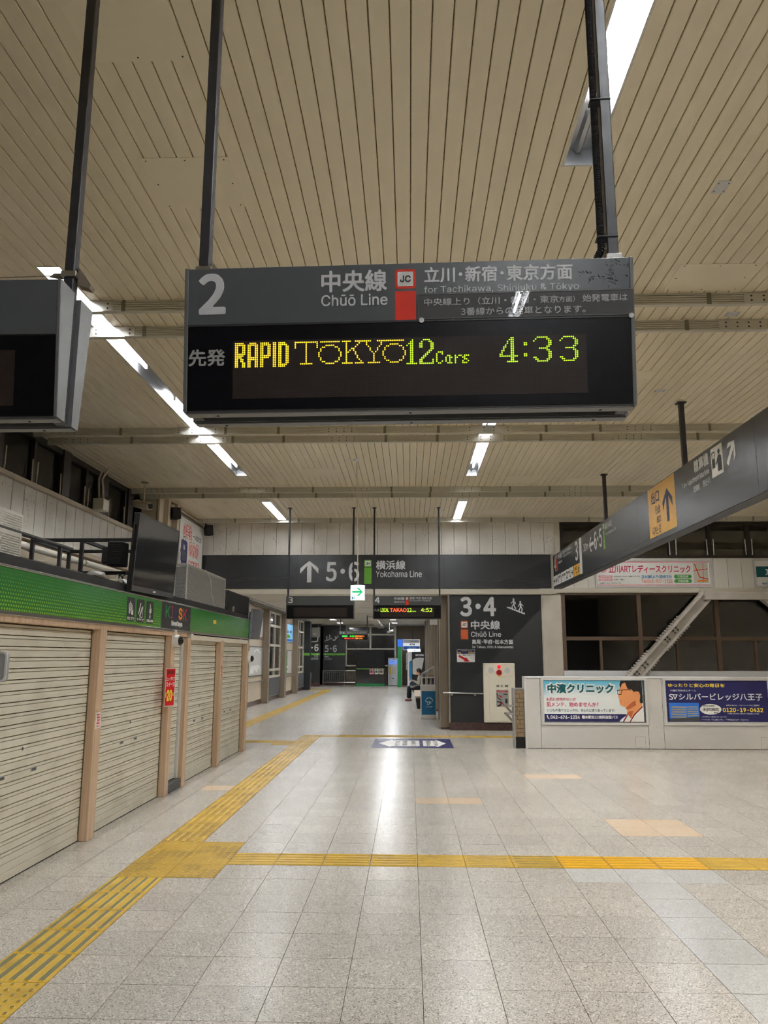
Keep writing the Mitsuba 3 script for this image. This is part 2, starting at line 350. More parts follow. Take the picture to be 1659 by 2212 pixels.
for i, j in sorted((c for c in cells if tactile_kind(*c)), key=lambda c: c[1]):
    k = tactile_kind(i, j); x, y, g = TX0 + i * TP, TY0 + j * TP, .002
    if not near_frame(x + .2, y + .2, 0, 250): continue
    base = box(x + g, x + TP - g, y + g, y + TP - g, -.004, .0012); m = 'tactile_new' if k == 'cross' and j == -1 and i in (4, 5, 6) else 'tactile'
    mb = m + '_base' if k == 'cross' or j > -3 else m
    up = lambda q: (q[0] + [0, 0, .0012], q[1])
    if k == 'dot':
        s = TP / 6; dots = [up(dome(x + (a + .5) * s, y + (b + .5) * s)) for a in range(6) for b in range(6)]
        key = sub('floor', 'tactile_tile', base, 'tactile_base' if j > -4 else m); sub(key, 'dome_relief', cat(*dots), m, kind='stuff', label='raised yellow domes')
        if j <= -6:
            sub(key, 'worn_dome', cat(*[(q[0] + [0, 0, .0065], q[1]) for q in [poly([disc(x + (a + .5) * s, y + (b + .5) * s, .0088, 8)], .0004) for a in range(6) for b in range(6)]]), 'tactile_worn', kind='stuff', label='grey worn dome tops')
        continue
    s = TP / 5; bars = []
    for a in range(5):
        c = (a + .5) * s
        bars.append(up(bar_shape(x + c - .017, x + c + .017, y + .012, y + TP - .012) if k == 'bar' else bar_shape(x + .012, x + TP - .012, y + c - .017, y + c + .017)))
    key = sub('floor', 'tactile_tile', base, mb)
    if k == 'bar' and j <= -3:
        for b_ in bars: sub(key, 'bar', b_, m)
    elif k == 'cross' and j == -1:
        for b_ in bars: sub(key, 'bar', b_, m)
    else: sub(key, 'bar_relief', cat(*bars), m, kind='stuff', label='raised yellow bars')
    if k == 'bar' and j <= -3 and i == -5:
        for a in range(5):
            c = x + (a + .5) * s; w = .016 * (1 - .07 * (j + 7))
            sub(key, 'worn_bar', box(c - w, c + w * .9, y + .02, y + TP - .02, .0058, .0066), 'tactile_worn')
    elif k == 'cross' and j == -1 and 0 <= i <= 3:
        sub(key, 'worn_edge', cat(*[box(x + .03, x + TP - .03, y + (a + .5) * s - .004 * i, y + (a + .5) * s, .0058, .0066) for a in range(5) if i]) if i else box(x + .02, x + .3, y + .05, y + .054, .0058, .0066), 'tactile_worn')

# ------------------------------------------------------------------ ceiling of metal slats
LAMPS = [(1.143, -1.4, 4.735), (1.143, 6.3, 13.88), (-3.05, 6.0, 13.78), (5.33, -1.4, 4.735), (5.33, 6.3, 13.88), (1.143, -7.5, -1.6), (5.33, -7.5, -1.6)]
SP, SX = .1105, .02
structure('ceiling', box(-5.9, 11, -8, 19.4, CEIL + .14, CEIL + .2), 'ceiling_void')
sub('ceiling', 'backing', cat(*[box(a, b, -8, 19.0, CEIL + .013, CEIL + .02) for a, b in [(-5.9, -3.15), (-2.95, 1.04), (1.246, 5.227), (5.433, 11)]], *[box(x - .1, x + .1, a, b, CEIL + .013, CEIL + .02) for x, a, b in [(-3.05, -8, 6), (-3.05, 13.78, 19), (1.143, 4.735, 6.3), (1.143, 13.88, 19), (5.33, 4.735, 6.3), (5.33, 13.88, 19)]]), 'ceiling_void')
y_end = 18.93
for k in range(-51, 99):
    x0, x1 = SX + k * SP + .0034, SX + (k + 1) * SP - .0034
    spans = [(x0, x1, -8, y_end)]
    for lx, a, b in LAMPS:
        l0, l1 = lx - .098, lx + .098
        if x1 <= l0 or x0 >= l1: continue
        new = []
        for p in spans:
            if p[2] >= b or p[3] <= a or p[1] <= l0 or p[0] >= l1: new.append(p); continue
            if p[2] < a: new.append((p[0], p[1], p[2], a))
            if p[3] > b: new.append((p[0], p[1], b, p[3]))
            if p[0] < l0: new.append((p[0], l0, max(a, p[2]), min(b, p[3])))
            if p[1] > l1: new.append((l1, p[1], max(a, p[2]), min(b, p[3])))
        spans = new
    def slat(p):
        e = .0035
        return hull([[x, y, z] for y in (p[2], p[3]) for x, z in ((p[0], CEIL + .013), (p[1], CEIL + .013), (p[0], CEIL + e), (p[1], CEIL + e), (p[0] + e, CEIL), (p[1] - e, CEIL))])
    sub('ceiling', 'slat', cat(*[slat(p) for p in spans if p[1] - p[0] > .002]), 'ceiling')
# screwed-on access plates, thin on the slats
def plate(x0, x1, y0, y1, label, m='ceiling_plate', n=3, curl=0.0):
    t = thing('access_plate', label, 'access panel', 'plates screwed under the ceiling slats')
    v, f = cbox(x0, x1, y0, y1, CEIL - .0025, CEIL + .0005, .001)
    sub(t, 'sheet', (v, f), m)
    xs = np.linspace(x0 + .04 * (x1 - x0) + .01, x1 - .04 * (x1 - x0) - .01, n); ys = np.linspace(y0 + .03, y1 - .03, 3 if n > 2 else 2)
    for a in xs:
        for b in ys:
            if a in (xs[0], xs[-1]) or b in (ys[0], ys[-1]): sub(t, 'screw', cyl((a, b, CEIL - .0045), (a, b, CEIL - .002), .0055, 8), 'bolt')
plate(-1.775, -1.185, 4.575, 5.16, 'square ceiling plate with a dark gap at one edge, between the two hanger poles')
plate(-1.76, -1.2, 2.7, 3.732, 'large ceiling plate near the first hanger pole of the blank board')
plate(2.295, 2.96, 6.11, 6.60, 'ceiling plate touching the cable rail right of the rapid train board')
plate(2.15, 2.246, 4.94, 5.09, 'small pale square plate alone on the slats near the lamp', 'light_grey', 2)
plate(3.05, 3.18, 7.05, 7.155, 'small pale plate between the first pair of cable rails', 'light_grey', 2)
plate(2.82, 2.95, 7.31, 7.4, 'small pale plate just behind the second cable rail', 'light_grey', 2)
plate(3.045, 3.18, 9.25, 9.34, 'small pale plate near the hanger pole of the long exit sign', 'light_grey', 2)
plate(2.2, 2.86, 8.6, 9.2, 'ceiling plate half hidden behind the rapid train board')
plate(1.79, 2.38, 13.89, 14.53, 'ceiling plate beside the fare sign poles before the third rail pair')
plate(1.7, 2.3, 17.2, 17.9, 'small ceiling plate near the far panelled wall')
plate(-1.88, -1.3, 13.24, 13.86, 'slatted ceiling hatch between the lamps', 'ceiling')
plate(-1.7, -1.1, 16.1, 16.7, 'slatted ceiling hatch above the unlit platform three board', 'ceiling')
plate(-4.6, -4.0, 16.0, 16.6, 'slatted ceiling hatch beside the lit advertising box', 'ceiling')
plate(2.9, 3.9, 14.1, 14.65, 'wide ceiling plate around the hanger pole of the long exit sign')

# ------------------------------------------------------------------ cable rails: grooved aluminium under the slats
RAILS = [6.645, 7.22, 10.71, 11.17, 14.77, 15.28, 18.22]
WHICH = ['first pair, near rail', 'first pair, rear rail', 'second pair, near rail', 'second pair, rear rail', 'third pair, near rail', 'third pair, rear rail', 'last rail before the panelled wall']
for yr, wh in zip(RAILS, WHICH):
    t = thing('cable_rail', f'grooved aluminium cable rail crossing under the ceiling slats, {wh}', 'rail', 'grooved cable rails')
    h, d = .108, .05; g = .0045
    prof = [(0, 0), (d, 0), (d, h), (0, h)]
    for q in (.078, .056, .034, .012):
        z = h - q - .004
    pts = [(0, 0)]
    pts += [(0, .012)]
    for z in (.018, .04, .062, .084):
        pts += [(0, z), (.008, z + .001), (.008, z + g), (0, z + g + .001)]
    pts += [(0, h), (d, h), (d, 0)]
    v, f = poly([[(a, b) for a, b in pts][::-1]], 16.4)
    x0 = -5.45
    V = np.stack([x0 + v[:, 2], yr + v[:, 0], CEIL - h + v[:, 1]], 1)
    sub(t, 'extrusion', (V, f), 'aluminium')
    plates = [(-3.05, .32), (-.98, .23), (1.143, .32), (3.26, .23), (5.33, .32), (-5.1 + .1, .25), (7.4, .23)]
    for px, hw in plates:
        p = sub(t, 'splice_plate', cat(cbox(px - hw, px + hw, yr - .006, yr + .001, CEIL - h + .002, CEIL - .004, .0015), box(px - hw * .7, px + hw * .7, yr - .006, yr + .055, CEIL - h - .004, CEIL - h + .001) if hw > .3 else box(px - .02, px + .02, yr, yr + .04, CEIL - h - .003, CEIL - h)), 'aluminium')
        us = (-.27, -.07, .07, .27) if hw > .3 else (-.165, -.055, .055, .165)
        for u in us:
            for z in (.036, .078):
                sub(p, 'bolt', cyl((px + u, yr - .0105, CEIL - z), (px + u, yr - .005, CEIL - z), .0085, 8), 'bolt')
    for k in range(-4, 16):
        cx = -1.87 + k * .765
        if any(abs(cx - px) < hw + .05 for px, hw in plates): continue
        sub(t, 'clip', cbox(cx - .019, cx + .019, yr - .005, yr + .001, CEIL - h - .001, CEIL - .001, .001), 'olive_clip')

# ------------------------------------------------------------------ recessed fluorescent lamps
def recessed(lx, a, b, tubes, label):
    glowing = emit((250, 252, 255), TUBE) if lx < 3 else emit((255, 246, 232), TUBE * 1.25)
    t = thing('fluorescent_lamp', label, 'ceiling lamp', 'recessed fluorescent lamps')
    w, hh, th = .098, .115, .004; z0, z1 = CEIL - .003, CEIL + hh
    sub(t, 'trough', cat(box(lx - w, lx - w + th, a, b, z0, z1), box(lx + w - th, lx + w, a, b, z0, z1), box(lx - w, lx + w, a, b, z1, z1 + th), box(lx - w, lx + w, a, a + th, z0, z1), box(lx - w, lx + w, b - th, b, z0, z1)), 'reflector')
    sub(t, 'rim', cat(box(lx - w - .012, lx - w, a - .012, b + .012, CEIL - .004, CEIL), box(lx + w, lx + w + .012, a - .012, b + .012, CEIL - .004, CEIL), box(lx - w, lx + w, a - .012, a, CEIL - .004, CEIL), box(lx - w, lx + w, b, b + .012, CEIL - .004, CEIL)), 'aluminium')
    sub(t, 'ridge', hull([[lx + u, y, z] for y in (a + .01, b - .01) for u, z in ((-.03, z1 - .002), (.03, z1 - .002), (-.014, z1 - .03), (.014, z1 - .03))]), 'reflector')
    for y0, y1 in tubes:
        zt = CEIL + .055
        k = sub(t, 'tube', cyl((lx, y0 + .02, zt), (lx, y1 - .02, zt), .0165, 10), 'white', light=glowing, smooth=40)
        for yy in (y0, y1 - .022): sub(t, 'lamp_holder', cbox(lx - .014, lx + .014, yy, yy + .022, zt - .018, z1, .003), 'white')
recessed(1.143, -1.4, 4.735, [(3.08, 4.28), (1.83, 3.03), (.58, 1.78), (-.67, .53)], 'bright recessed fluorescent lamp with an empty dark end, behind the pole with the ribbed conduit')
recessed(1.143, 6.3, 13.88, [(6.5, 7.7), (7.75, 8.95), (11.0, 12.2), (12.25, 13.45)], 'recessed fluorescent lamp running behind the rapid train board to the third rail pair')
recessed(-3.05, 6.0, 13.78, [(6.05, 7.25), (7.3, 8.5), (9.6, 10.8), (10.85, 12.05), (12.1, 13.3)], 'long recessed fluorescent lamp over the kiosk side with a dark stretch between its tubes')
recessed(5.33, -1.4, 4.735, [(3.08, 4.28), (1.83, 3.03), (.58, 1.78)], 'recessed fluorescent lamp beyond the long exit sign, near end of the row')
recessed(5.33, 6.3, 13.88, [(6.5, 7.7), (7.75, 8.95), (9.6, 10.8), (11.0, 12.2), (12.25, 13.45)], 'recessed fluorescent lamp hidden behind the long exit sign')
recessed(1.143, -7.5, -1.6, [(-7.4, -6.2), (-6.1, -4.9), (-4.8, -3.6), (-3.5, -2.3)], 'unseen recessed fluorescent lamp added behind the viewer for ambient light')  # unseen lamp, added to fill the hall with ambient light
recessed(5.33, -7.5, -1.6, [(-7.4, -6.2), (-6.1, -4.9), (-4.8, -3.6), (-3.5, -2.3)], 'second unseen recessed fluorescent lamp added behind the viewer for ambient light')  # likewise an added fill lamp, out of view
for lx, lab in ((-3.01, 'bright surface fluorescent lamp above the unlit platform three board'), (1.13, 'bright surface fluorescent lamp above the platform four board'), (5.33, 'surface fluorescent lamp beyond the long exit sign')):
    t = thing('troffer_lamp', lab, 'ceiling lamp', 'surface fluorescent lamps before the panelled wall')
    a, b, w = 15.95, 18.16, .115
    sub(t, 'housing', hull([[lx + u, y, z] for u, y0, y1, z in ((-w, a, b, CEIL - .001), (w, a, b, CEIL - .001), (-w + .02, a + .03, b - .03, CEIL - .055), (w - .02, a + .03, b - .03, CEIL - .055)) for y in (y0, y1)]), 'white')
    for k in range(2):
        y0 = a + .06 + k * 1.06
        sub(t, 'diffuser', cbox(lx - w + .03, lx + w - .03, y0, y0 + 1.02, CEIL - .066, CEIL - .056, .003), 'white', light=emit((250, 252, 255), TUBE * .12))

# ------------------------------------------------------------------ walls of the hall
structure('wall_back', box(-5.9, 11, -8.2, -8, 0, 5.2), 'dark_grey')
structure('wall_right', box(11, 11.2, -8, 19.4, 0, 5.2), 'white_paint')
# left: white panels, a dark window band above, dark void behind the kiosk below
XL = -5.5
structure('wall_left', cat(box(XL - .3, XL - .02, -8, 15.4, 0, 4.12), box(-5.45, -5.15, 15.4, 19.3, 0, CEIL + .1)), 'beige_panel')
yy = 10.028 - .345 * 34
while yy < 15.3:
    sub('wall_left', 'panel', cbox(XL - .02, XL, yy + .008, min(yy + .337, 15.4), 3.42, 4.12, .002), 'wall_panel'); yy += .345
sub('wall_left', 'seam_backing', box(XL - .03, XL - .012, -8, 15.4, 3.42, 4.12), 'seam')
sub('wall_left', 'sill', cbox(XL - .12, XL + .05, -8, 15.4, 4.12, 4.19, .006), 'beige_panel')
sub('wall_left', 'lower_rail', cbox(XL - .02, XL + .06, -8, 15.4, 3.34, 3.42, .005), 'beige_panel')
structure('window_1', cat(box(XL - .14, XL - .02, -8, 15.4, 4.86, CEIL + .02), *[box(XL - .12, XL - .03, y - .035, y + .035, 4.19, 4.9) for y in np.arange(-7.6, 15.4, .93)]), 'window_dark')
ya = np.arange(-7.6, 15.4, .93)
for a in ya:
    b = min(a + .93, 15.4)
    sub('window_1', 'pane', box(XL - .085, XL - .08, a + .03, b - .03, 4.2, 4.88), 'dark_glass')
    if 3 < a: 
        for o in (-.07, .07): sub('window_1', 'stay_rod', cyl((XL - .02, a + o, 4.2), (XL - .02, a + o * 1.2, 4.55), .011, 8), 'beige_panel', smooth=40)
for y in (9.9, 12.0, 13.55, 14.9):
    sub('window_1', 'post', cbox(XL - .14, XL + .01, y - .13, y + .13, 4.19, CEIL, .005), 'window_dark')
structure('wall_exterior', box(-8.3, -8.2, -8, 19, 2, 7), 'exterior')
# far wall of the hall above the passage: panels, then the way-finding fascia
structure('wall_far', box(-5.5, 3.66, YB + .02, YB + .34, 3.18, CEIL + .1), 'concrete')
xs = -5.2
x = -3.596 - .3135 * 5
while x < 3.6:
    sub('wall_far', 'panel', cbox(x + .0035, min(x + .310, 3.66), YB - .004, YB + .02, 4.155, CEIL, .002), 'wall_panel'); x += .3135
sub('wall_far', 'seam_backing', box(-5.2, 3.66, YB + .014, YB + .0205, 4.155, CEIL), 'seam')
sub('wall_far', 'corner_trim', cbox(3.56, 3.68, YB - .05, YB + .02, 4.1, CEIL, .004), 'trim_cream')
structure('trim_1', cat(cbox(-5.2, 3.46, YB - .09, YB + .3, 3.177, 3.312, .01), cbox(-5.2, 11, YB - .07, YB - .02, 3.255, 3.3, .006), cbox(3.46, 11, YB - .09, YB + .3, 3.215, 3.336, .01)), 'trim_cream')
sub('trim_1', 'joint_cover', cbox(3.14, 3.55, YB - .098, YB - .08, 3.19, 3.318, .003), 'trim_cream')
# right part of the far wall: upper windows, panel band, lower windows, concrete column
structure('wall_right_bay', cat(box(3.66, 11, YB + .02, YB + .3, 3.22, 4.06), box(3.66, 11, YB + .02, YB + .3, 0, 1.2)), 'concrete')
x = 3.66
while x < 10.9:
    sub('wall_right_bay', 'panel', cbox(x + .003, x + .332, YB - .002, YB + .02, 3.336, 4.06, .002), 'white_paint'); x += .335
sub('wall_right_bay', 'seam_backing', box(3.66, 11, YB + .014, YB + .0205, 3.336, 4.06), 'seam')
sub('wall_right_bay', 'ledge', cbox(3.66, 11, YB - .05, YB + .25, 1.2, 1.38, .008), 'silver_white')
structure('window_2', cat(box(3.66, 11, YB - .01, YB + .08, 4.06, 4.12), box(3.66, 11, YB - .01, YB + .08, 4.88, CEIL + .02), *[box(a - .05, a + .05, YB - .01, YB + .08, 4.06, CEIL) for a in (3.71, 4.62, 5.5, 6.4, 7.3, 8.22, 9.1, 10, 10.9)]), 'window_dark')
for a in (3.71, 4.62, 5.5, 6.4, 7.3, 8.22, 9.1, 10):
    sub('window_2', 'pane', box(a + .04, a + .88, YB + .04, YB + .045, 4.1, 4.9), 'glass')
    for o in (-.075, .075):
        if a > 4: sub('window_2', 'stay_rod', cyl((a + o, YB - .03, 4.13), (a + o * 1.1, YB - .03, 4.52), .012, 8), 'light_grey', smooth=40)
mull = (3.7, 5.51, 7.345, 9.18, 11)
structure('window_3', cat(*[cbox(a - .05, a + .05, YB - .02, YB + .1, 1.3, 3.22, .004) for a in mull], *[cbox(a + .05, b - .05, YB - .015, YB + .09, 2.09, 2.18, .004) for a, b in zip(mull, mull[1:])]), 'window_frame')
for a, b in zip(mull, mull[1:]):
    m = (a + b) / 2 - (.04 if a < 4 else .06)
    sub('window_3', 'pane', box(a + .04, b - .04, YB + .03, YB + .035, 2.16, 3.22), 'glass')
    sub('window_3', 'mullion', cbox(m - .03, m + .03, YB - .01, YB + .08, 1.3, 2.1, .004), 'window_frame')
    for c, d in ((a + .04, m), (m, b - .04)): sub('window_3', 'pane', box(c, d, YB + .03, YB + .035, 1.36, 2.1), 'glass')
    sub('window_3', 'head_rail', cbox(a + .05, b - .05, YB - .012, YB + .08, 3.17, 3.22, .004), 'window_frame')
structure('wall_night', cat(box(3.6, 11.2, 24, 24.1, 0, 7), box(11.1, 11.2, 19.4, 24, 0, 7)), 'exterior')
structure('column_1', cbox(3.178, 3.655, YB - .06, YB + .34, 0, 3.18, .02), 'concrete')
# dark wall of platforms 3 and 4
structure('wall_platform', box(.966, 3.18, YB, YB + .3, .17, 3.18), 'sign_black')
structure('baseboard_1', cbox(.955, 3.18, YB - .03, YB + .3, 0, .175, .006), 'granite')
structure('trim_2', cyl((.95, YB - .01, .17), (.95, YB - .01, 3.18), .028, 12), 'steel', smooth=40)

# ------------------------------------------------------------------ writing in lit dots
GL = {
 'R': '#####. ###### ##..## ##..## ##..## ##..## ###### #####. ####.. ##.##. ##.##. ##..## ##..## ##..##',
 'A': '.####. ###### ##..## ##..## ##..## ##..## ##..## ##..## ###### ###### ##..## ##..## ##..## ##..##',
 'P': '#####. ###### ##..## ##..## ##..## ##..## ##..## ###### #####. ##.... ##.... ##.... ##.... ##....',
 'I': '## ## ## ## ## ## ## ## ## ## ## ## ## ##',
 'D': '####.. #####. ##..## ##..## ##..## ##..## ##..## ##..## ##..## ##..## ##..## ##..## #####. ####..',
 'T': '############# #.....#.....# #.....#.....# #.....#.....# ......#...... ......#...... ......#...... ......#...... ......#...... ......#...... ......#...... ......#...... ...#######...',
 'O': '.###########. ............. ....#####.... ..##.....##.. .#.........#. .#.........#. #...........# #...........# #...........# .#.........#. .#.........#. ..##.....##.. ....#####....',
 'K': '#####..##### ..#......#.. ..#.....#... ..#....#.... ..#..##..... ..#.#.#..... ..##...#.... ..#....#.... ..#.....#... ..#.....#... ..#......#.. ..#.......#. ######.#####',
 'Y': '####...#### .#.......#. .#.......#. ..#.....#.. ...#...#... ...#...#... ....#.#.... .....#..... .....#..... .....#..... .....#..... .....#..... ..#######..',
 '1': '...#.. ..##.. .###.. #.##.. ..##.. ..##.. ..##.. ..##.. ..##.. ..##.. ..##.. ..##.. ..##.. ######',
 '2': '..####.. .#...##. ##....## ##....## ##....## ......## .....##. ....##.. ...##... ..##.... .##..... ##.....# ##.....# ########',
 'C': '.... .... .... .... .... .... .... .### #..# #... #... #... #..# .##.',
 'a': '.... .... .... .... .... .... .... .... .... .##. #.## #.#. #.#. .###',
 'r': '.... .... .... .... .... .... .... .... .... #.## ##.. #... #... #...',
 's': '.... .... .... .... .... .... .... .... .... .### ##.. .##. #..# ###.',
 '4': '......##.. .....###.. ....#.##.. ....#.##.. ...#..##.. ..##..##.. ..#...##.. .##...##.. .#....##.. ##....##.. ########## ......##.. ......##.. ....######',
 ':': '.. .. .. ## ## .. .. .. .. ## ## .. .. ..',
 '3': '..######.. .#.....##. #.......## ........## ........## .......##. ...#####.. .......##. ........## ........## ........## ##......## .##....##. ..######..'}
DOT = .00603
def dots(items, row0=1):
    out = []
    for ch, col in items:
        for r, line in enumerate(GL[ch].split()):
            for c, q in enumerate(line):
                if q == '#': out.append((.165 + (col + c + .5) * DOT, .2347 - (row0 + r + .5) * DOT))
    return out
def dot_mesh(pts, r=.0027):
    b, n = hull(np.r_[np.c_[disc(0, 0, r, 8), np.zeros(8)], np.c_[disc(0, 0, r * .6, 8), np.full(8, .0014)]]), 0
    return cat(*[(b[0] + [u, v, 0], b[1]) for u, v in pts])

# ------------------------------------------------------------------ departure boards
BW, BH, SPLIT = 1.474, .4855, .2865
LEAN = .105
def board(B, yaw, label, header=True, poles=(.003, 1.42), top=CEIL):
    """Two wedge-shaped display boards back to back on two poles; returns the key and the frame of the leaning face."""
    t = thing('departure_board', label, 'sign', 'hanging departure boards')
    c, s = math.cos(yaw), math.sin(yaw); eu = np.array([c, s, 0])
    M0 = frame(B, eu, (0, 0, 1)); n = M0[:3, 2]
    ev = np.array([0, 0, 1]) * math.cos(LEAN) + n * math.sin(LEAN); M = frame(B, eu, ev)
    H = BH * math.cos(LEAN); over = BH * math.sin(LEAN)
    def wedge(w0, w1, sgn, u0=0.0, u1=BW, b=.004):
        p = []
        for u in (u0, u1):
            for v, e in ((0, 0.0), (H, over)):
                for w, k in ((w0, sgn), (w1, 0)):
                    p.append([u, v, w + k * e])
        return xf(hull(p), M0)
    sub(t, 'housing', wedge(-.004, -.055, 1), 'casing')
    sub(t, 'rear_housing', wedge(-.165, -.112, -1), 'casing')
    sub(t, 'bottom_rail', xf(cat(cbox(.006, BW - .006, -.006, .001, -.05, -.006, .002), cbox(.006, BW - .006, -.006, .001, -.16, -.118, .002)), M0), 'casing')
    for u in (.11, .75, BW - .11):
        for w in (-.03, -.14): sub(t, 'rail_screw', xf(cyl((u, -.0075, w), (u, -.005, w), .005, 8), M0), 'rubber')
    p = sub(t, 'header', xf(cbox(.012, BW - .012, SPLIT + .004, BH - .002, -.004, .003, .0015), M), 'sign_header')
    d = sub(t, 'display', xf(cbox(.012, BW - .012, .004, SPLIT, -.004, .002, .0015), M), 'display')
    sub(d, 'dot_field', xf(rect(.165, .0405, 1.3195, .2347, .0006, .002), M), 'led_field')
    sub(t, 'side_trim', xf(cat(cbox(0, .013, 0, BH, -.006, .005, .002), cbox(BW - .013, BW, 0, BH, -.006, .005, .002)), M), 'casing')
    hw = .0235
    for u in poles:
        q = sub(t, 'pole', xf(cbox(u + .004, u + .041, -.0, top - B[2] - .001, -.104, -.064, .003), M0), 'pole')
        sub(q, 'ceiling_collar', xf(cbox(u - .02, u + .067, top - B[2] - .012, top - B[2] - .0005, -.127, -.04, .002), M0), 'pole')
    return t, p, d, M, M0
def jc_mark(parent, M, u0, v0, u1, v1, colour, code='JC', w=.003):
    """A line symbol: a framed square with the line's letters."""
    b = (u1 - u0) * .12; k = sub(parent, 'line_symbol', xf(poly([rr(u0, v0, u1, v1, b * 1.2)], .001, w), M), colour)
    sub(k, 'ground', xf(poly([rr(u0 + b, v0 + b, u1 - b, v1 - b, b * .5)], .0012, w + .0004), M), 'white')
    sub(k, 'lettering', xf(tx(code, u0 + b * 2, v0 + b * 2.6, u1 - b * 2, v1 - b * 2.6, 'i', 3), M @ frame((0, 0, w + .0014), (1, 0, 0), (0, 1, 0))), 'black')
def lift(M, w): return M @ frame((0, 0, w), (1, 0, 0), (0, 1, 0))

t, hd, dp, M, M0 = board((-.744, 2.44, 2.507), -.027, 'large departure board for platform 2 reading RAPID and a 4:33 departure in lit dots')
P = lift(M, .003)
sub(hd, 'platform_number', xf(tx('2', .0475, .3265, .1395, .466, 'j', 3), P), 'silver_white')
sub(hd, 'lettering', xf(cat(tx('中央線', .4588, .3915, .6762, .4645, 'j', 2), tx('Chūō Line', .459, .3445, .678, .3835, 'i', 1), tx('立川･新宿･東京方面', .798, .4145, 1.2795, .468, 'j', 2), tx('for Tachikawa, Shinjuku & Tōkyō', .798, .3765, 1.2985, .4035, 'i', 0)), P), 'silver_white')
jc_mark(hd, M, .7028, .3975, .771, .463, 'red_line')
sub(hd, 'line_colour', xf(rect(.7025, .2905, .771, .3893, .001, .003), M), 'red_line')
sub(hd, 'lower_trim', xf(cbox(.012, BW - .012, SPLIT - .001, SPLIT + .006, -.002, .005, .001), M), 'sign_dark')
pl = sub(hd, 'notice_plate', xf(cbox(.7765, 1.4725, .2925, .377, .0035, .0065, .001), M), 'dark_grey', label='clear-covered notice plate about starting trains')
sub(pl, 'rim', xf(poly([rr(.7765, .2925, 1.4725, .377, .002), rr(.7795, .2955, 1.4695, .374, .001)], .0015, .0065), M), 'casing')
sub(pl, 'lettering', xf(cat(tx('中央線上り（立川・新宿・東京', .7976, .3365, 1.232, .3615), tx('方面）', 1.2325, .3385, 1.284, .3575), tx('始発電車は', 1.309, .337, 1.4515, .3625), tx('3番線からの発車となります。', .9168, .3015, 1.3176, .3275)), lift(M, .0066)), 'silver_white')
sub(pl, 'clear_cover', xf(rect(.777, .293, 1.472, .3765, .0004, .0105), M), 'glass')
for u in (.789, 1.4625): sub(pl, 'fixing_tab', xf(poly([disc(u, .2895, .0085, 16)], .002, .0066), M), 'white')
r2 = random.Random(3); sc = []
for cu, cv, su, sv, n in ((1.31, .437, .02, .006, 10), (1.345, .418, .022, .008, 18), (1.4, .42, .012, .02, 34), (1.455, .445, .008, .018, 12), (1.42, .46, .03, .012, 14)):
    for _ in range(n):
        a, b, L, an = r2.gauss(cu, su * .7), r2.gauss(cv, sv * .7), r2.uniform(.0015, .006), r2.uniform(.2, 1.4)
        if a > 1.46 or b > .48: continue
        sc.append(cs_mesh(stroke([(a, b), (a + L * math.cos(an), b - L * math.sin(an)), (a + L * 1.5 * math.cos(an), b - L * .9 * math.sin(an))], r2.uniform(.001, .0026)), .0005))
sub(hd, 'scuff', xf(cat(*sc), P), 'rubber', kind='stuff', label='dark scratches and peeled paint')
sub(dp, 'lettering', xf(tx('先発', .0165, .152, .139, .2085, 'j', 2), lift(M, .002)), 'mid_grey')
TOP = lift(M, .0026)
amber = dots([('R', 1), ('A', 8), ('P', 15), ('I', 22), ('D', 25)]) + dots([('T', 34), ('O', 47), ('K', 60), ('Y', 72), ('O', 82)], 1)
green = dots([('1', 95), ('2', 102), ('C', 111), ('a', 116), ('r', 121), ('s', 125), ('4', 145), (':', 158), ('3', 163), ('3', 177)])
sub(dp, 'lit_dot', xf(dot_mesh(amber), TOP), 'black', light=glow((255, 205, 40), 1.7), kind='stuff', label='amber lit dots spelling the train and destination')
sub(dp, 'lit_dot', xf(dot_mesh(green), TOP), 'black', light=glow((178, 232, 34), 1.6), kind='stuff', label='green lit dots giving cars and time')
def clamp(t, M0, u, v, right=1):
    sub(t, 'clamp', xf(cbox(u - .005, u + .052, v, v + .022, -.112, -.055, .003), M0), 'steel')
    sub(t, 'bracket_arm', xf(hull([[u + .047 * (right > 0) + right * a, v + b, w] for a, b in ((0, .05), (0, -.02), (.045, -.035), (.05, -.02)) for w in (-.125, -.085)]), M0), 'dusty')
for v, dv in ((.53, -.004), (.507, -.002)):
    a, b = .095, 1.375
    pts = [(a + (b - a) * q, v + dv * math.sin(math.pi * q) - .0, -.1) for q in np.linspace(0, 1, 24)]
    k = sub(t, 'bird_wire', xf(tube(pts, .0011, 5), M0), 'wire')
    sub(k, 'spring', xf(cat(cyl((.055, v, -.1), (.12, v, -.1), .0045, 8), cyl((1.36, v, -.1), (1.42, v, -.1), .0045, 8)), M0), 'dark_grey')
    for q in ((.11, .86, .93) if v > .52 else (.16, .52)):
        u = a + (b - a) * q; sub(k, 'dust_tuft', xf(hull([[u + r2.gauss(0, .006), v + r2.gauss(-.002, .004), -.1 + r2.gauss(0, .004)] for _ in range(14)]), M0), 'dusty')
clamp(t, M0, .003, .53); clamp(t, M0, 1.42, .535, -1)
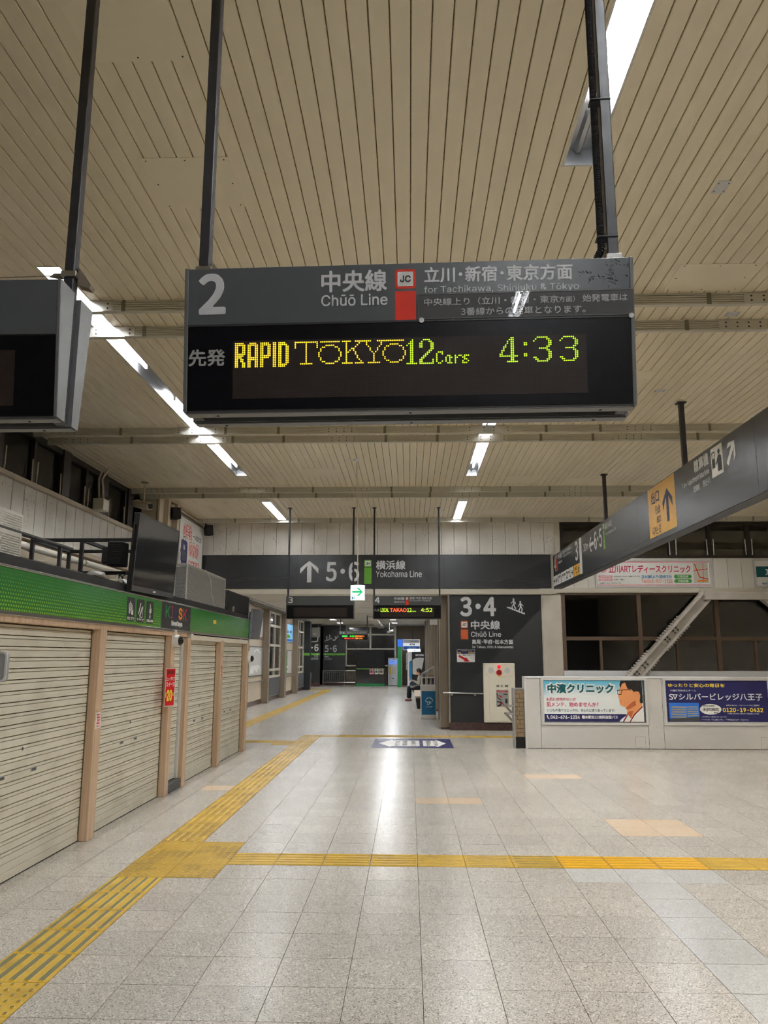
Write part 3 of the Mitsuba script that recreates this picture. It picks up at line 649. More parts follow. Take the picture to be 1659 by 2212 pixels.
# ribbed conduit strapped along one pole
cu = [(1.405, v, -.075 - .0 * v) for v in np.linspace(.58, CEIL - 2.53, 60)]
bend = [(1.382 - .0, .483 + .012, -.085), (1.380, .50, -.085), (1.384, .53, -.084), (1.394, .56, -.08)]
cp = np.array(bend + cu); seg = np.r_[0, np.cumsum(np.linalg.norm(np.diff(cp, axis=0), axis=1))]
s_ = np.arange(0, seg[-1], .0034); cp = np.stack([np.interp(s_, seg, cp[:, q]) for q in range(3)], 1)
k = sub(t, 'conduit', xf(tube(cp, np.where(np.arange(len(cp)) % 2, .0135, .0108), 8), M0), 'rubber')
for v in (.62, 1.15, 1.7, 2.1): sub(k, 'tie', xf(cbox(1.391, 1.462, v, v + .006, -.106, -.06, .002), M0), 'black')

t1, hd, dp, M1, M01 = board((-2.674, 2.515, 2.517), 0.0, 'departure board for the next platform, its header and display blank, with two poles')
clamp(t1, M01, 1.42, .55); 
for v in (.57, .52):
    k = sub(t1, 'bird_wire', xf(tube([(1.44 - 1.43 * q, v - .01 * math.sin(math.pi * q), -.09) for q in np.linspace(0, 1, 16)], .0016 if v > .55 else .0011, 5), M01), 'wire')
    sub(k, 'dust_tuft', xf(hull([[1.39 + r2.gauss(0, .016), v + r2.gauss(.0, .006), -.09 + r2.gauss(0, .006)] for _ in range(20)]), M01), 'dusty')

def far_board(x, num, label):
    t, hd, dp, M, M0 = board((x, 16.85, 2.503), 0.0, label, poles=(-.002, 1.42))
    sub(hd, 'platform_number', xf(tx(num, .042, .335, .15, .465, 'j', 2), lift(M, .003)), 'silver_white')
    return t, hd, dp, M
far_board(-2.665, '3', 'departure board for platform 3 with its display switched off')
t, hd, dp, M = far_board(-.785, '4', 'departure board for platform 4 reading LOCAL and a 4:52 departure')
P = lift(M, .003)
sub(hd, 'lettering', xf(cat(tx('中央線', .455, .398, .678, .465), tx('Chūō Line', .455, .343, .678, .383, 'i', 1), tx('高尾･甲府･松本方面', .795, .41, 1.268, .465), tx('for Takao, Kōfu & Matsumoto', .795, .37, 1.245, .396, 'i', 1)), P), 'silver_white')
jc_mark(hd, M, .705, .4, .766, .465, 'red_line'); sub(hd, 'line_colour', xf(rect(.702, .29, .769, .395, .001, .003), M), 'red_line')
sub(dp, 'lettering', xf(tx('先発', .03, .155, .145, .21), lift(M, .002)), 'mid_grey')
for s, u0, u1, c, b, kd in (('LOCAL', .165, .345, (190, 240, 30), 3, 'i'), ('TAKAO', .365, .728, (255, 96, 48), 3, 'j'), ('12', .738, .832, (170, 226, 60), 3, 'j'), ('4:52', 1.03, 1.28, (190, 220, 70), 2, 'j')):
    sub(dp, 'lit_lettering', xf(tx(s, u0, .142, u1, .228, kd, b), TOPF := lift(M, .0028)), 'black', light=glow(c, 1.3))
sub(dp, 'lit_lettering', xf(tx('Cars', .834, .142, .93, .18, 'i', 2), TOPF), 'black', light=glow((170, 226, 60), 1.1))
# board of platforms 5 and 6 far down the passage
t = thing('departure_board', 'small distant departure board for platforms 5 and 6 with green and red lit lines', 'sign', 'hanging departure boards')
Mf = front(-3.13, 35, 2.4)
sub(t, 'housing', xf(cbox(0, 1.28, 0, .41, -.16, 0, .01), Mf), 'casing')
h5 = sub(t, 'header', xf(rect(.01, .255, 1.27, .4, .004), Mf), 'sign_header'); d5 = sub(t, 'display', xf(rect(.01, .01, 1.27, .25, .004), Mf), 'display')
sub(h5, 'lettering', xf(cat(tx('5･6', .02, .275, .24, .38, 'j', 3), tx('横浜線', .36, .33, .56, .375), tx('橋本･町田･東神奈川方面', .66, .33, 1.2, .375), tx('Yokohama Line for Hashimoto', .3, .285, 1.1, .31, 'i', 1)), lift(Mf, .004)), 'silver_white')
sub(h5, 'line_colour', xf(rect(.59, .265, .64, .375, .002, .004), Mf), 'green_line')
for s, u0, u1, v0, v1, c in (('各駅停車', .12, .37, .135, .215, (70, 255, 90)), ('4:53', .46, .68, .135, .215, (70, 255, 60)), ('東神奈川', .7, 1.12, .135, .215, (255, 130, 40)), ('電車がまいります', .23, .66, .04, .115, (255, 60, 40)), ('ご注意ください', .68, 1.06, .04, .115, (255, 150, 40))):
    sub(d5, 'lit_lettering', xf(tx(s, u0, v0, u1, v1, 'j', 3), lift(Mf, .005)), 'black', light=glow(c, 1.6))
for u in (.02, 1.22): sub(t, 'pole', xf(cbox(u, u + .05, .4, 1.099, -.11, -.06, .004), Mf), 'pole')

# ------------------------------------------------------------------ long exit sign hung along the hall
RX, RY, RZ = 3.44, 18.6, 3.285
t = thing('exit_sign', 'long dark hanging sign pointing to the exit, fare machines and platforms', 'sign')
Mr = face_l(RX, RY, RZ)
L = 13.6
sub(t, 'board', xf(cbox(0, L, 0, .79, -.18, 0, .006), Mr), 'sign_dark')
sub(t, 'underside', xf(cbox(.01, L - .01, -.004, .001, -.172, -.008, .001), Mr), 'dark_grey')
sub(t, 'bottom_lip', xf(cbox(0, L, -.002, .012, -.002, .003, .001), Mr), 'sign_black')
for u in (2.905, 6.96, 11.02): sub(t, 'face_joint', xf(box(u, u + .004, .004, .786, -.001, .0012), Mr), 'black')
for y in (13.83, 9.77, 5.7):
    q = sub(t, 'pole', cbox(3.50, 3.56, y - .03, y + .03, RZ + .785, CEIL - .001, .004), 'pole')
    sub(q, 'ceiling_collar', cbox(3.47, 3.59, y - .06, y + .06, CEIL - .012, CEIL - .0005, .003), 'pole')
U = lambda y: RY - y
V = lambda z: z - RZ
P = lift(Mr, .0012)
def rt(s, y0, y1, z0, z1, kind='j', bold=1): return tx(s, U(y0), V(z0), U(y1), V(z1), kind, bold)
def arrow_up(u, v0, v1, w, st):
    """A way-finding arrow pointing up, as outlines."""
    h = w * .75
    return [[(u - st / 2, v0), (u + st / 2, v0), (u + st / 2, v1 - st * 1.2), (u + w / 2 - st * .0, v1 - h), (u + w / 2, v1 - h + st * 1.35), (u, v1), (u - w / 2, v1 - h + st * 1.35), (u - w / 2, v1 - h), (u - st / 2, v1 - st * 1.2)]]
def arrow_cs(u0, v0, u1, v1, deg=0):
    c = m3.CrossSection([np.array(arrow_up(0, -.5, .5, .8, .19)[0])], m3.FillRule.NonZero).rotate(deg); b = c.bounds()
    return c.translate((-b[0], -b[1])).scale(((u1 - u0) / (b[2] - b[0]), (v1 - v0) / (b[3] - b[1]))).translate((u0, v0))
white = [rt('4', 18.47, 18.22, 3.665, 4.045, 'j', 2), rt('中央線', 17.96, 17.53, 3.9, 4.03), rt('Chūō Line', 17.96, 17.5, 3.8, 3.865, 'i'), rt('高尾･甲府･松本方面', 17.4, 16.43, 3.955, 4.035), rt('for Takao, Kōfu & Matsumoto', 17.4, 16.5, 3.88, 3.925, 'i'),
         rt('3', 16.1, 15.83, 3.645, 4.045, 'j', 2), rt('30m', 15.32, 14.91, 3.735, 3.886, 'i', 1), cs_mesh(arrow_cs(U(14.83), V(3.66), U(14.47), V(3.93), 90), .0015), rt('6･5', 14.416, 13.83, 3.645, 3.985, 'j', 2), rt('横浜線', 13.6, 13.1, 3.895, 4.005), rt('Yokohama Line', 13.55, 12.85, 3.785, 3.85, 'i'),
         rt('精算機', 9.235, 8.775, 3.885, 4.035, 'j', 2), rt('Fare Adjustment Machine', 9.66, 8.775, 3.765, 3.85, 'i'), rt('结算机', 9.29, 9.09, 3.655, 3.735), rt('정산기', 8.994, 8.774, 3.66, 3.74), cs_mesh(arrow_cs(U(8.28), V(3.735), U(8.04), V(3.98), -45), .0015)]
sub(t, 'lettering', xf(cat(*white), P), 'silver_white')
sub(t, 'white_bar', xf(rect(U(15.70), V(3.335), U(15.49), V(4.06), .0012), Mr), 'white')
jc_mark(t, Mr, U(18.17), V(3.94), U(18.05), V(4.045), 'red_line', w=0); sub(t, 'line_colour', xf(rect(U(18.17), V(3.665), U(18.05), V(3.93), .001), Mr), 'red_line')
jc_mark(t, Mr, U(13.745), V(3.92), U(13.62), V(4.025), 'green_line', 'JH', w=0); sub(t, 'line_colour', xf(rect(U(13.745), V(3.575), U(13.62), V(3.905), .001), Mr), 'green_line')
ex = sub(t, 'exit_panel', xf(rect(U(11.08), V(3.36), U(9.945), V(4.06), .0015), Mr), 'yellow_sign')
sub(ex, 'lettering', xf(cat(rt('出口', 10.92, 10.585, 3.815, 3.99, 'j', 1), rt('Exit', 10.76, 10.57, 3.66, 3.775, 'i'), rt('出口', 10.73, 10.565, 3.53, 3.625), rt('나가는 곳', 10.95, 10.58, 3.38, 3.5), cs_mesh(arrow_cs(U(10.45), V(3.48), U(10.06), V(3.925)), .0015)), lift(Mr, .0016)), 'navy_text')
ic = sub(t, 'fare_machine_symbol', xf(rect(U(8.7), V(3.7), U(8.378), V(4.035), .0015), Mr), 'white')
q = lambda a, b: (U(8.7) + a * .322, V(3.7) + b * .335)
def qp(*pts): return [q(*p) for p in pts]
sub(ic, 'figure', xf(cat(poly([qp((.08, .3), (.34, .3), (.34, .86), (.08, .86)), qp((.12, .62), (.3, .62), (.3, .82), (.12, .82))], .001), poly([[(x, y) for x, y in disc(*q(.7, .77), .03, 16)]], .001), poly([qp((.55, .12), (.9, .12), (.9, .58), (.8, .66), (.62, .66), (.46, .48), (.38, .42), (.42, .35), (.55, .44))], .001)), lift(Mr, .0016)), 'black')
for y0, y1, m in ((18.66, 17.71, 'white'), (17.67, 16.33, 'white'), (16.28, 15.71, 'yellow_sign')):
    k = sub(t, 'lower_panel', xf(rect(U(y0), V(3.345), U(y1), V(3.575), .0012), Mr), m)
    if y0 > 18: m_, g = [rt('6･5', 18.3, 17.98, 3.4, 3.52, 'j', 2), rt('横浜線', 17.95, 17.76, 3.48, 3.53), cs_mesh(arrow_cs(U(18.6), V(3.4), U(18.38), V(3.52), 90), .001)], 'black'
    elif y0 > 17: m_, g = [rt('2', 17.1, 16.95, 3.38, 3.54, 'j', 2), rt('1', 16.72, 16.64, 3.38, 3.54, 'j', 2), rt('中央線', 17.56, 17.16, 3.47, 3.53), rt('八高線', 16.92, 16.76, 3.47, 3.53), cs_mesh(arrow_cs(U(16.58), V(3.41), U(16.38), V(3.5), -90), .001)], 'black'
    else: m_, g = [rt('出口', 16.2, 15.95, 3.46, 3.54), rt('Exit', 16.1, 15.95, 3.38, 3.43, 'i'), cs_mesh(arrow_cs(U(15.9), V(3.38), U(15.78), V(3.5), -45), .001)], 'black'
    sub(k, 'lettering', xf(cat(*m_), lift(Mr, .0014)), g)
sub(t, 'waist_line', xf(cat(*[tube([(U(12.6) + .18 * i, V(3.36) + .03 * math.sin(i * a + b) + .012 * i * (i % 3) * .2, .001) for i in range(14)], .0012, 4) for a, b in ((.5, .2), (.7, 1.9), (.35, 3.1))]), Mr), 'dark_grey')

# ------------------------------------------------------------------ fascia over the passage: platforms 5 and 6
t = thing('wayfinding_fascia', 'long dark fascia over the passage with an arrow to platforms 5 and 6', 'sign')
Mw = front(0, YB - .03, 0)
sub(t, 'board', xf(cbox(-5.1, 3.44, 3.33, 4.155, -.045, 0, .004), Mw), 'sign_dark')
for x in (-2.75, .85, 2.3): sub(t, 'face_joint', xf(rect(x, 3.34, x + .006, 4.15, .001), Mw), 'black')
P = lift(Mw, .001)
sub(t, 'lettering', xf(cat(tx('5･6', -2.045, 3.5, -1.22, 3.985, 'j', 2), tx('横浜線', -.815, 3.79, -.09, 4.015, 'j', 2), tx('Yokohama Line', -.815, 3.6, .306, 3.765, 'i', 1), cs_mesh(arrow_cs(-2.672, 3.478, -2.223, 4.01), .0015)), P), 'silver_white')
jc_mark(t, Mw, -1.1, 3.855, -.92, 4.028, 'green_line', 'JH', w=0); sub(t, 'line_colour', xf(rect(-1.098, 3.445, -.918, 3.842, .0012), Mw), 'green_line')
def waves(x0, x1, z0, n=4, seed=0):
    r = random.Random(seed); out = []
    for k in range(n):
        a, b, c = r.uniform(1.2, 2.6), r.uniform(0, 6), r.uniform(.03, .06)
        out.append(tube([(x, z0 + c * math.sin(x * a + b) + .03 * math.sin(x * a * 2.3 + k) + k * .02, .0012) for x in np.linspace(x0, x1, 30)], .0022, 4))
    return cat(*out)
sub(t, 'mountain_line', xf(cat(waves(-4.9, -2.8, 3.55, 4, 1), waves(1.2, 3.3, 3.45, 3, 2)), Mw), 'dark_grey')

# ------------------------------------------------------------------ dark wall of platforms 3 and 4: its writing, notice and handrail
t = thing('platform_lettering', 'white lettering of platforms 3 and 4 on the dark wall by the hydrant cabinet', 'wall sign')
Mp = front(0, YB, 0)
sub(t, 'platform_number', xf(tx('3･4', 1.225, 2.655, 2.095, 3.13, 'j', 3, d=.004), Mp), 'silver_white')
sub(t, 'lettering', xf(cat(tx('中央線', 1.479, 2.345, 2.18, 2.56, 'j', 2, .003), tx('Chūō Line', 1.478, 2.17, 2.2, 2.295, 'i', 1, .003), tx('高尾･甲府･松本方面', 1.5, 1.995, 2.478, 2.11, 'j', 2, .003), tx('for Takao, Kōfu & Matsumoto', 1.498, 1.89, 2.478, 1.965, 'i', 1, .003)), Mp), 'silver_white')
jc_mark(t, Mp, 1.235, 2.375, 1.408, 2.548, 'orange_line', w=0); sub(t, 'line_colour', xf(rect(1.234, 2.11, 1.411, 2.346, .0015), Mp), 'orange_line')
def walker(u, v, s, flip=1):
    f = flip
    return cat(poly([disc(u, v + .92 * s, .085 * s, 14)], .003), cs_mesh(stroke([(u, v + .78 * s), (u + .02 * s, v + .45 * s)], .17 * s) + stroke([(u + .02 * s, v + .45 * s), (u + f * .16 * s, v + .25 * s), (u + f * .12 * s, v + .0 * s)], .1 * s) + stroke([(u, v + .45 * s), (u - f * .08 * s, v + .2 * s), (u - f * .2 * s, v + .02 * s)], .1 * s) + stroke([(u, v + .76 * s), (u + f * .2 * s, v + .6 * s), (u + f * .26 * s, v + .5 * s)], .07 * s) + stroke([(u, v + .76 * s), (u - f * .16 * s, v + .6 * s), (u - f * .2 * s, v + .46 * s)], .07 * s), .003))
st = [(2.367, 2.87)]
for k in range(7): st += [(2.367 + .057 * (k + 1), 2.87 - .0225 * k), (2.367 + .057 * (k + 1), 2.87 - .0225 * (k + 1))]
sub(t, 'stairs_symbol', xf(cat(cs_mesh(stroke(st, .032), .003), walker(2.52, 2.84, .25, -1), walker(2.68, 2.78, .25, 1)), Mp), 'silver_white')
t = thing('platform_notice', 'small white notice with a red arrow under the platform lettering', 'sign')
sub(t, 'sheet', xf(rect(1.133, 1.571, 1.561, 1.871, .003), Mp), 'white')
P = lift(Mp, .003)
sub(t, 'title_band', xf(rect(1.14, 1.77, 1.555, 1.866, .001), P), 'navy')
sub(t, 'lettering', xf(cat(tx('特急', 1.145, 1.775, 1.235, 1.815), tx('あずさ・かいじ', 1.25, 1.825, 1.5, 1.86), tx('普通列車', 1.41, 1.775, 1.55, 1.815)), lift(Mp, .004)), 'gold_text')
sub(t, 'small_lettering', xf(tx('4番線から発車します', 1.26, 1.725, 1.55, 1.755), P), 'black')
sub(t, 'arrow', xf(poly([[(1.165, 1.7), (1.19, 1.745), (1.335, 1.665), (1.35, 1.695), (1.43, 1.585), (1.295, 1.59), (1.312, 1.62)]], .001), P), 'red')
t = thing('handrail', 'short polished steel handrail on the dark wall left of the hydrant cabinet', 'handrail')
sub(t, 'rail', cat(tube([(.79, YB - .09, .858), (.9, YB - .09, .856), (1.73, YB - .09, .845)], .022, 12)), 'steel', smooth=40)
for x in (1.0, 1.55): sub(t, 'bracket', cat(cyl((x, YB - .09, .835), (x, YB - .005, .82), .009, 8), cyl((x, YB - .006, .82), (x, YB + .001, .82), .03, 14)), 'steel')

# ------------------------------------------------------------------ hanging lit exit arrow and small ceiling fittings
t = thing('emergency_exit_light', 'lit green arrow box hanging from the ceiling on a thin stem', 'exit sign')
Me = front(-.954, 12.6, 2.598)
sub(t, 'case', xf(cbox(0, .235, 0, .247, -.06, 0, .004), Me), 'white')
sub(t, 'lit_face', xf(rect(.004, .004, .231, .243, .001), Me), 'white', light=glow((214, 255, 246), .95))
sub(t, 'arrow', xf(cs_mesh(arrow_cs(.03, .075, .2, .2, -90), .0008), lift(Me, .0011)), 'green_dark', light=glow((20, 205, 120), .8))
sub(t, 'mark', xf(cat(rect(.025, .02, .04, .06, .0006), rect(.055, .02, .065, .06, .0006)), lift(Me, .0012)), 'blue')
sub(t, 'top_bracket', xf(cbox(.06, .18, .247, .262, -.045, -.015, .003), Me), 'mid_grey')
sub(t, 'stem', cyl((-.835, 12.63, 2.855), (-.87, 12.63, CEIL - .03), .0085, 8), 'beige_panel', smooth=40)
sub(t, 'ceiling_rose', cat(cyl((-.87, 12.63, CEIL - .035), (-.87, 12.63, CEIL), .05, 16, .075), cbox(-1.02, -.95, 12.59, 12.63, CEIL - .012, CEIL - .0005, .003)), 'white')
t = thing('cctv_camera', 'beige box camera hanging from the ceiling over the end of the television', 'camera')
sub(t, 'stem', cyl((-5.02, 14.28, 4.58), (-5.02, 14.28, CEIL - .005), .018, 10), 'beige_panel', smooth=40)
sub(t, 'ceiling_plate', cyl((-5.02, 14.28, CEIL - .012), (-5.02, 14.28, CEIL - .0005), .07, 16), 'olive_clip')
Mc = frame((-5.06, 14.28, 4.53), (.83, -.5, -.24), (.0, -.43, .9))
sub(t, 'housing', xf(cbox(-.2, .26, -.07, .06, -.07, .07, .02), Mc), 'beige_panel'); sub(t, 'lens_window', xf(cbox(.255, .268, -.05, .045, -.05, .05, .01), Mc), 'lens')

# ------------------------------------------------------------------ shuttered kiosk along the left
KX = -3.03
t = thing('kiosk', 'long closed kiosk with green dotted fascia, wooden posts and beige roller shutters', 'kiosk')
sub(t, 'roof', cat(cbox(-4.9, KX - .1, 3.2, 14.75, 2.28, 2.36, .01)), 'black')
sub(t, 'back_wall', cat(box(-4.95, -4.9, 3.2, 14.75, 0, 2.4), box(-4.9, -3.2, 14.68, 14.75, 0, 2.3), box(-4.9, -3.2, 3.2, 3.3, 0, 2.3)), 'dark_grey')
k = sub(t, 'fascia', cbox(KX - .1, KX, 3.2, 14.73, 2.045, 2.372, .004), 'fascia_green')
sub(t, 'top_fascia', cbox(KX - .14, KX - .015, 3.2, 14.75, 2.385, 2.475, .004), 'black')
sub(t, 'upper_trim', cbox(KX - .08, KX + .012, 3.2, 14.75, 2.37, 2.388, .003), 'steel')
sub(t, 'lower_trim', cbox(KX - .08, KX + .012, 3.2, 14.75, 2.015, 2.047, .004), 'steel')
sub(t, 'fascia_end', cbox(KX - .11, KX + .008, 14.728, 14.75, 2.0, 2.39, .002), 'steel_rough')
sub(t, 'lintel', cbox(KX - .11, KX - .012, 3.2, 10.68, 1.965, 2.018, .003), 'post_wood')
Mk = face_r(KX, 0, 0)
kp = sub(t, 'name_panel', xf(cbox(9.47, 10.74, 2.048, 2.37, .0, .004, .001), Mk), 'sign_dark')
P = lift(Mk, .004)
for s, u0, u1, c in (('K', 9.62, 9.82, 'green_dark'), ('I', 9.86, 9.91, 'crimson'), ('O', 9.95, 10.14, 'navy'), ('S', 10.17, 10.34, 'orange'), ('K', 10.38, 10.56, 'crimson')):
    sub(kp, 'letter', xf(tx(s, u0, 2.178, u1, 2.335, 'i', 4 if s == 'S' else 1, .002), P), c)
sub(kp, 'lettering', xf(tx('NewDays', 9.88, 2.075, 10.36, 2.155, 'i', 4, .002), P), 'white')
sub(kp, 'edge_strip', xf(cat(rect(9.462, 2.045, 9.47, 2.372, .005), rect(10.74, 2.045, 10.748, 2.372, .005)), Mk), 'steel_rough')
for y0, y1, word, art in ((8.30, 8.53, 'おにぎり', 'rice'), (8.60, 8.84, 'サンドイッチ', 'sandwich'), (8.92, 9.16, 'お飲み物', 'bottle')):
    b = sub(t, 'pictogram_panel', xf(poly([rr(y0, 2.083, y1, 2.337, .02)], .003, .0005), Mk), 'sign_dark')
    c, w = (y0 + y1) / 2, y1 - y0
    P = lift(Mk, .0036)
    sub(b, 'lettering', xf(tx(word, y0 + .04 * w, 2.095, y1 - .04 * w, 2.13, 'j', 2), P), 'white')
    if art == 'rice':
        o = [poly([ring(c - .03, 2.235, .045, .036), ], .001), poly([rr(c - .05, 2.16, c - .03, 2.25, .004)], .001), cs_mesh(stroke([(c - .07, 2.17), (c - .03, 2.3), (c + .0, 2.2)], .008) + stroke([(c, 2.16), (c + .035, 2.26), (c + .07, 2.16), (c, 2.16)], .008), .001), poly([rr(c + .015, 2.15, c + .055, 2.205, .006)], .001)]
    elif art == 'sandwich':
        o = [poly([[(c - .08, 2.17), (c - .02, 2.3), (c + .0, 2.29), (c - .06, 2.165)]], .001), poly([[(c - .04, 2.15), (c + .04, 2.265), (c + .06, 2.245), (c - .01, 2.145)]], .001), cs_mesh(stroke([(c - .02, 2.14), (c + .06, 2.14), (c + .07, 2.26)], .008), .001)]
    else:
        o = [poly([rr(c - .018, 2.2, c + .02, 2.25, .004)], .001), cs_mesh(stroke([(c - .02, 2.145), (c - .02, 2.255), (c - .006, 2.275), (c - .006, 2.3), (c + .008, 2.3), (c + .008, 2.275), (c + .022, 2.255), (c + .022, 2.145), (c - .02, 2.145)], .008) + stroke([(c + .022, 2.21), (c + .05, 2.22), (c + .05, 2.26)], .007), .001), poly([rr(c - .012, 2.15, c + .0, 2.17, .002)], .001)]
    sub(b, 'symbol', xf(cat(*o), P), 'white')
sub(t, 'sticker', xf(rect(12.02, 2.2, 12.22, 2.26, .001), Mk), 'gold_text')
sub(t, 'sticker', xf(rect(11.72, 2.17, 11.82, 2.19, .001), Mk), 'green_dark')
posts = [(5.33 - .17, 5.33), (7.62, 7.79), (9.95, 10.1), (10.68, 10.85), (12.6, 12.78), (14.6, 14.77)]
for y0, y1 in posts:
    sub(t, 'post', cbox(KX - .1, KX, y0, y1, 0, 1.97 if y1 < 10.5 else 1.95, .004), 'post_wood')
# rolling shutters: every slat a piece
def slat_prof(h):      # outline seen along the slat: flat face, rolled lip, groove
    return [(-.016, 0), (-.006, .001), (.003, .002), (.004, .004), (.004, h - .0285), (-.012, h - .0275), (-.012, h - .0245), (.004, h - .0235), (.004, h - .004), (-.008, h - .002), (-.016, h)]
SLAT_H = .0868
def shutter(y0, y1, x, z0, z1, locks=()):
    s = sub(t, 'shutter', cat(box(x - .03, x - .02, y0, y1, z0, z1)), 'shutter_groove')
    vv, ff = poly([slat_prof(SLAT_H - .004)], y1 - y0 - .02)
    one = (np.stack([x + vv[:, 0], y0 + .01 + vv[:, 2], vv[:, 1]], 1), ff[:, ::-1])
    shared = mikit.ply(trimesh.Trimesh(*one, process=False))
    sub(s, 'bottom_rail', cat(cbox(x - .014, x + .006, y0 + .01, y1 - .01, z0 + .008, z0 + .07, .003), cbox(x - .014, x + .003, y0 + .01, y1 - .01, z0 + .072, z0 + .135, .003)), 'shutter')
    sub(s, 'floor_seal', box(x - .012, x + .002, y0 + .01, y1 - .01, z0, z0 + .008), 'rubber')
    z = z0 + .137
    while z < z1 - .02:
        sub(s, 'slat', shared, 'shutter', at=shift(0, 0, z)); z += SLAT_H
    sub(s, 'guide', cat(cbox(x - .01, x + .012, y0, y0 + .012, z0, z1, .001), cbox(x - .01, x + .012, y1 - .01, y1, z0, z1, .001)), 'shutter_groove')
    for y, zz, kind in locks:
        if kind == 'key': sub(s, 'keyhole', cat(cyl((x + .0035, y, zz), (x + .0065, y, zz), .014, 14), box(x + .006, x + .0072, y - .002, y + .002, zz - .009, zz + .009)), 'dark_grey')
        else:
            q = sub(s, 'finger_grip', cbox(x + .002, x + .007, y - .05, y + .05, zz - .017, zz + .017, .004), 'mid_grey'); sub(q, 'recess', box(x + .0068, x + .0076, y - .035, y + .035, zz - .01, zz + .008), 'dark_grey')
SX_ = -3.122
shutter(5.33, 7.62, SX_, 0, 1.975, ((6.4, .975, 'key'), (6.1, .79, 'grip'), (6.62, .79, 'grip')))
shutter(7.79, 9.95, SX_, 0, 1.975, ((8.85, .985, 'key'), (8.62, .79, 'grip'), (9.05, .79, 'grip')))
shutter(3.3, 5.16, SX_, 0, 1.975)
shutter(10.12, 10.64, SX_, .12, 1.93, ((10.3, 1.02, 'key'),))
shutter(10.85, 12.6, SX_, 0, 1.9, ((11.75, .985, 'key'), (11.5, .79, 'grip'), (11.95, .79, 'grip')))
shutter(12.78, 14.6, SX_, 0, 1.9, ((13.6, .985, 'key'), (13.35, .79, 'grip'), (13.8, .79, 'grip')))
sub(t, 'door_step', cbox(KX - .16, KX - .01, 10.1, 10.68, 0, .12, .006), 'dark_grey')
sub(t, 'door_frame', cat(cbox(SX_ - .03, SX_ + .04, 10.63, 10.68, .12, 1.96, .004), cbox(SX_ - .06, SX_ + .03, 10.1, 10.6, 1.93, 1.97, .004)), 'light_grey')
sub(t, 'shutter_box', cbox(KX - .085, KX - .005, 10.86, 14.72, 1.93, 2.0, .006), 'cream_box')
sub(t, 'end_cap', cbox(KX - .09, KX + .02, 10.78, 10.9, 1.92, 2.01, .006), 'cream_box')
# red sale flag, notice stickers, dome cameras on the posts
t = thing('sale_flag', 'red and yellow hanging sale flag on the third wooden post of the kiosk', 'sign')
Mg = frame((KX + .02, 9.70, 1.1), (.447, .894, 0), (0, .02, 1))
sub(t, 'sheet', xf(rect(0, 0, .17, .46, .002), Mg), 'red'); P = lift(Mg, .0021)
sub(t, 'border', xf(poly([[(0, 0), (.17, 0), (.17, .46), (0, .46)], [(.006, .006), (.164, .006), (.164, .454), (.006, .454)]], .0006), P), 'white')
sub(t, 'title', xf(rect(.02, .385, .15, .435, .0005), P), 'dark_red')
sub(t, 'lettering', xf(cat(tx('ニューデイズ', .012, .305, .16, .355, 'j', 3), tx('スイーツ', .012, .235, .16, .295, 'j', 3)), P), 'white')
sub(t, 'number', xf(cat(tx('20', .035, .06, .125, .2, 'i', 5), tx('毎月', .008, .1, .03, .17, 'j', 2), tx('日', .132, .12, .16, .16, 'j', 2)), P), 'gold_text')
t = thing('post_notice', 'small white printed notice on the first wooden post of the kiosk', 'sticker')
sub(t, 'sheet', xf(rect(7.645, 1.02, 7.765, 1.17, .001), face_r(KX, 0, 0)), 'white')
sub(t, 'lettering', xf(cat(*[tx(s, 7.66, 1.14 - .027 * i, 7.75, 1.16 - .027 * i) for i, s in enumerate(('防犯カメラ', '作動中です', 'ご協力を', 'お願い', 'します'))]), face_r(KX + .001, 0, 0)), 'red')
t = thing('post_notice', 'narrow red lettered sticker on the fourth wooden post of the kiosk', 'sticker')
sub(t, 'sheet', xf(rect(12.64, 1.36, 12.72, 1.56, .001), face_r(KX, 0, 0)), 'post_wood'); sub(t, 'lettering', xf(cat(tx('消', 12.65, 1.5, 12.71, 1.55, 'j', 3), tx('火', 12.65, 1.44, 12.71, 1.49, 'j', 3), tx('栓', 12.65, 1.38, 12.71, 1.43, 'j', 3)), face_r(KX + .001, 0, 0)), 'red')
for y, x, z, lab in ((10.05, KX + .0, 1.9, 'white dome camera at the top of the third kiosk post'), (14.79, KX - .02, 1.66, 'white dome camera on the far end post of the kiosk')):
    t = thing('dome_camera', lab, 'camera', 'dome cameras on the kiosk posts')
    sub(t, 'bracket', cbox(x - .03, x + .03, y - .03, y + .03, z + .04, z + .14, .008), 'cream_box')
    sub(t, 'base', cyl((x - .005, y, z), (x + .07, y, z), .085, 24, .075), 'white', smooth=40)
    s_ = trimesh.creation.icosphere(2, .058); sub(t, 'dome', (np.array(s_.vertices) * [.9, 1, 1] + [x + .07, y, z], np.array(s_.faces)), 'lens', smooth=True)
t = thing('wall_mirror_edge', 'rounded grey plastic edge of a sign beside the first kiosk shutter', 'sign')
Me2 = frame((-2.128, 3.9, 1.585), (1, 0, 0), (0, 0, 1))
sub(t, 'plate', xf(poly([rr(-.3, 0, .17 - .045, .15, .02)], .02), Me2), 'mid_grey'); sub(t, 'rim', xf(poly([rr(-.3, 0, .125, .15, .02), rr(-.29, .01, .115, .14, .016)], .006, .02), Me2), 'light_grey')
sub(t, 'stand', cyl((-2.2, 3.905, 0), (-2.2, 3.905, 1.6), .015, 10), 'mid_grey')

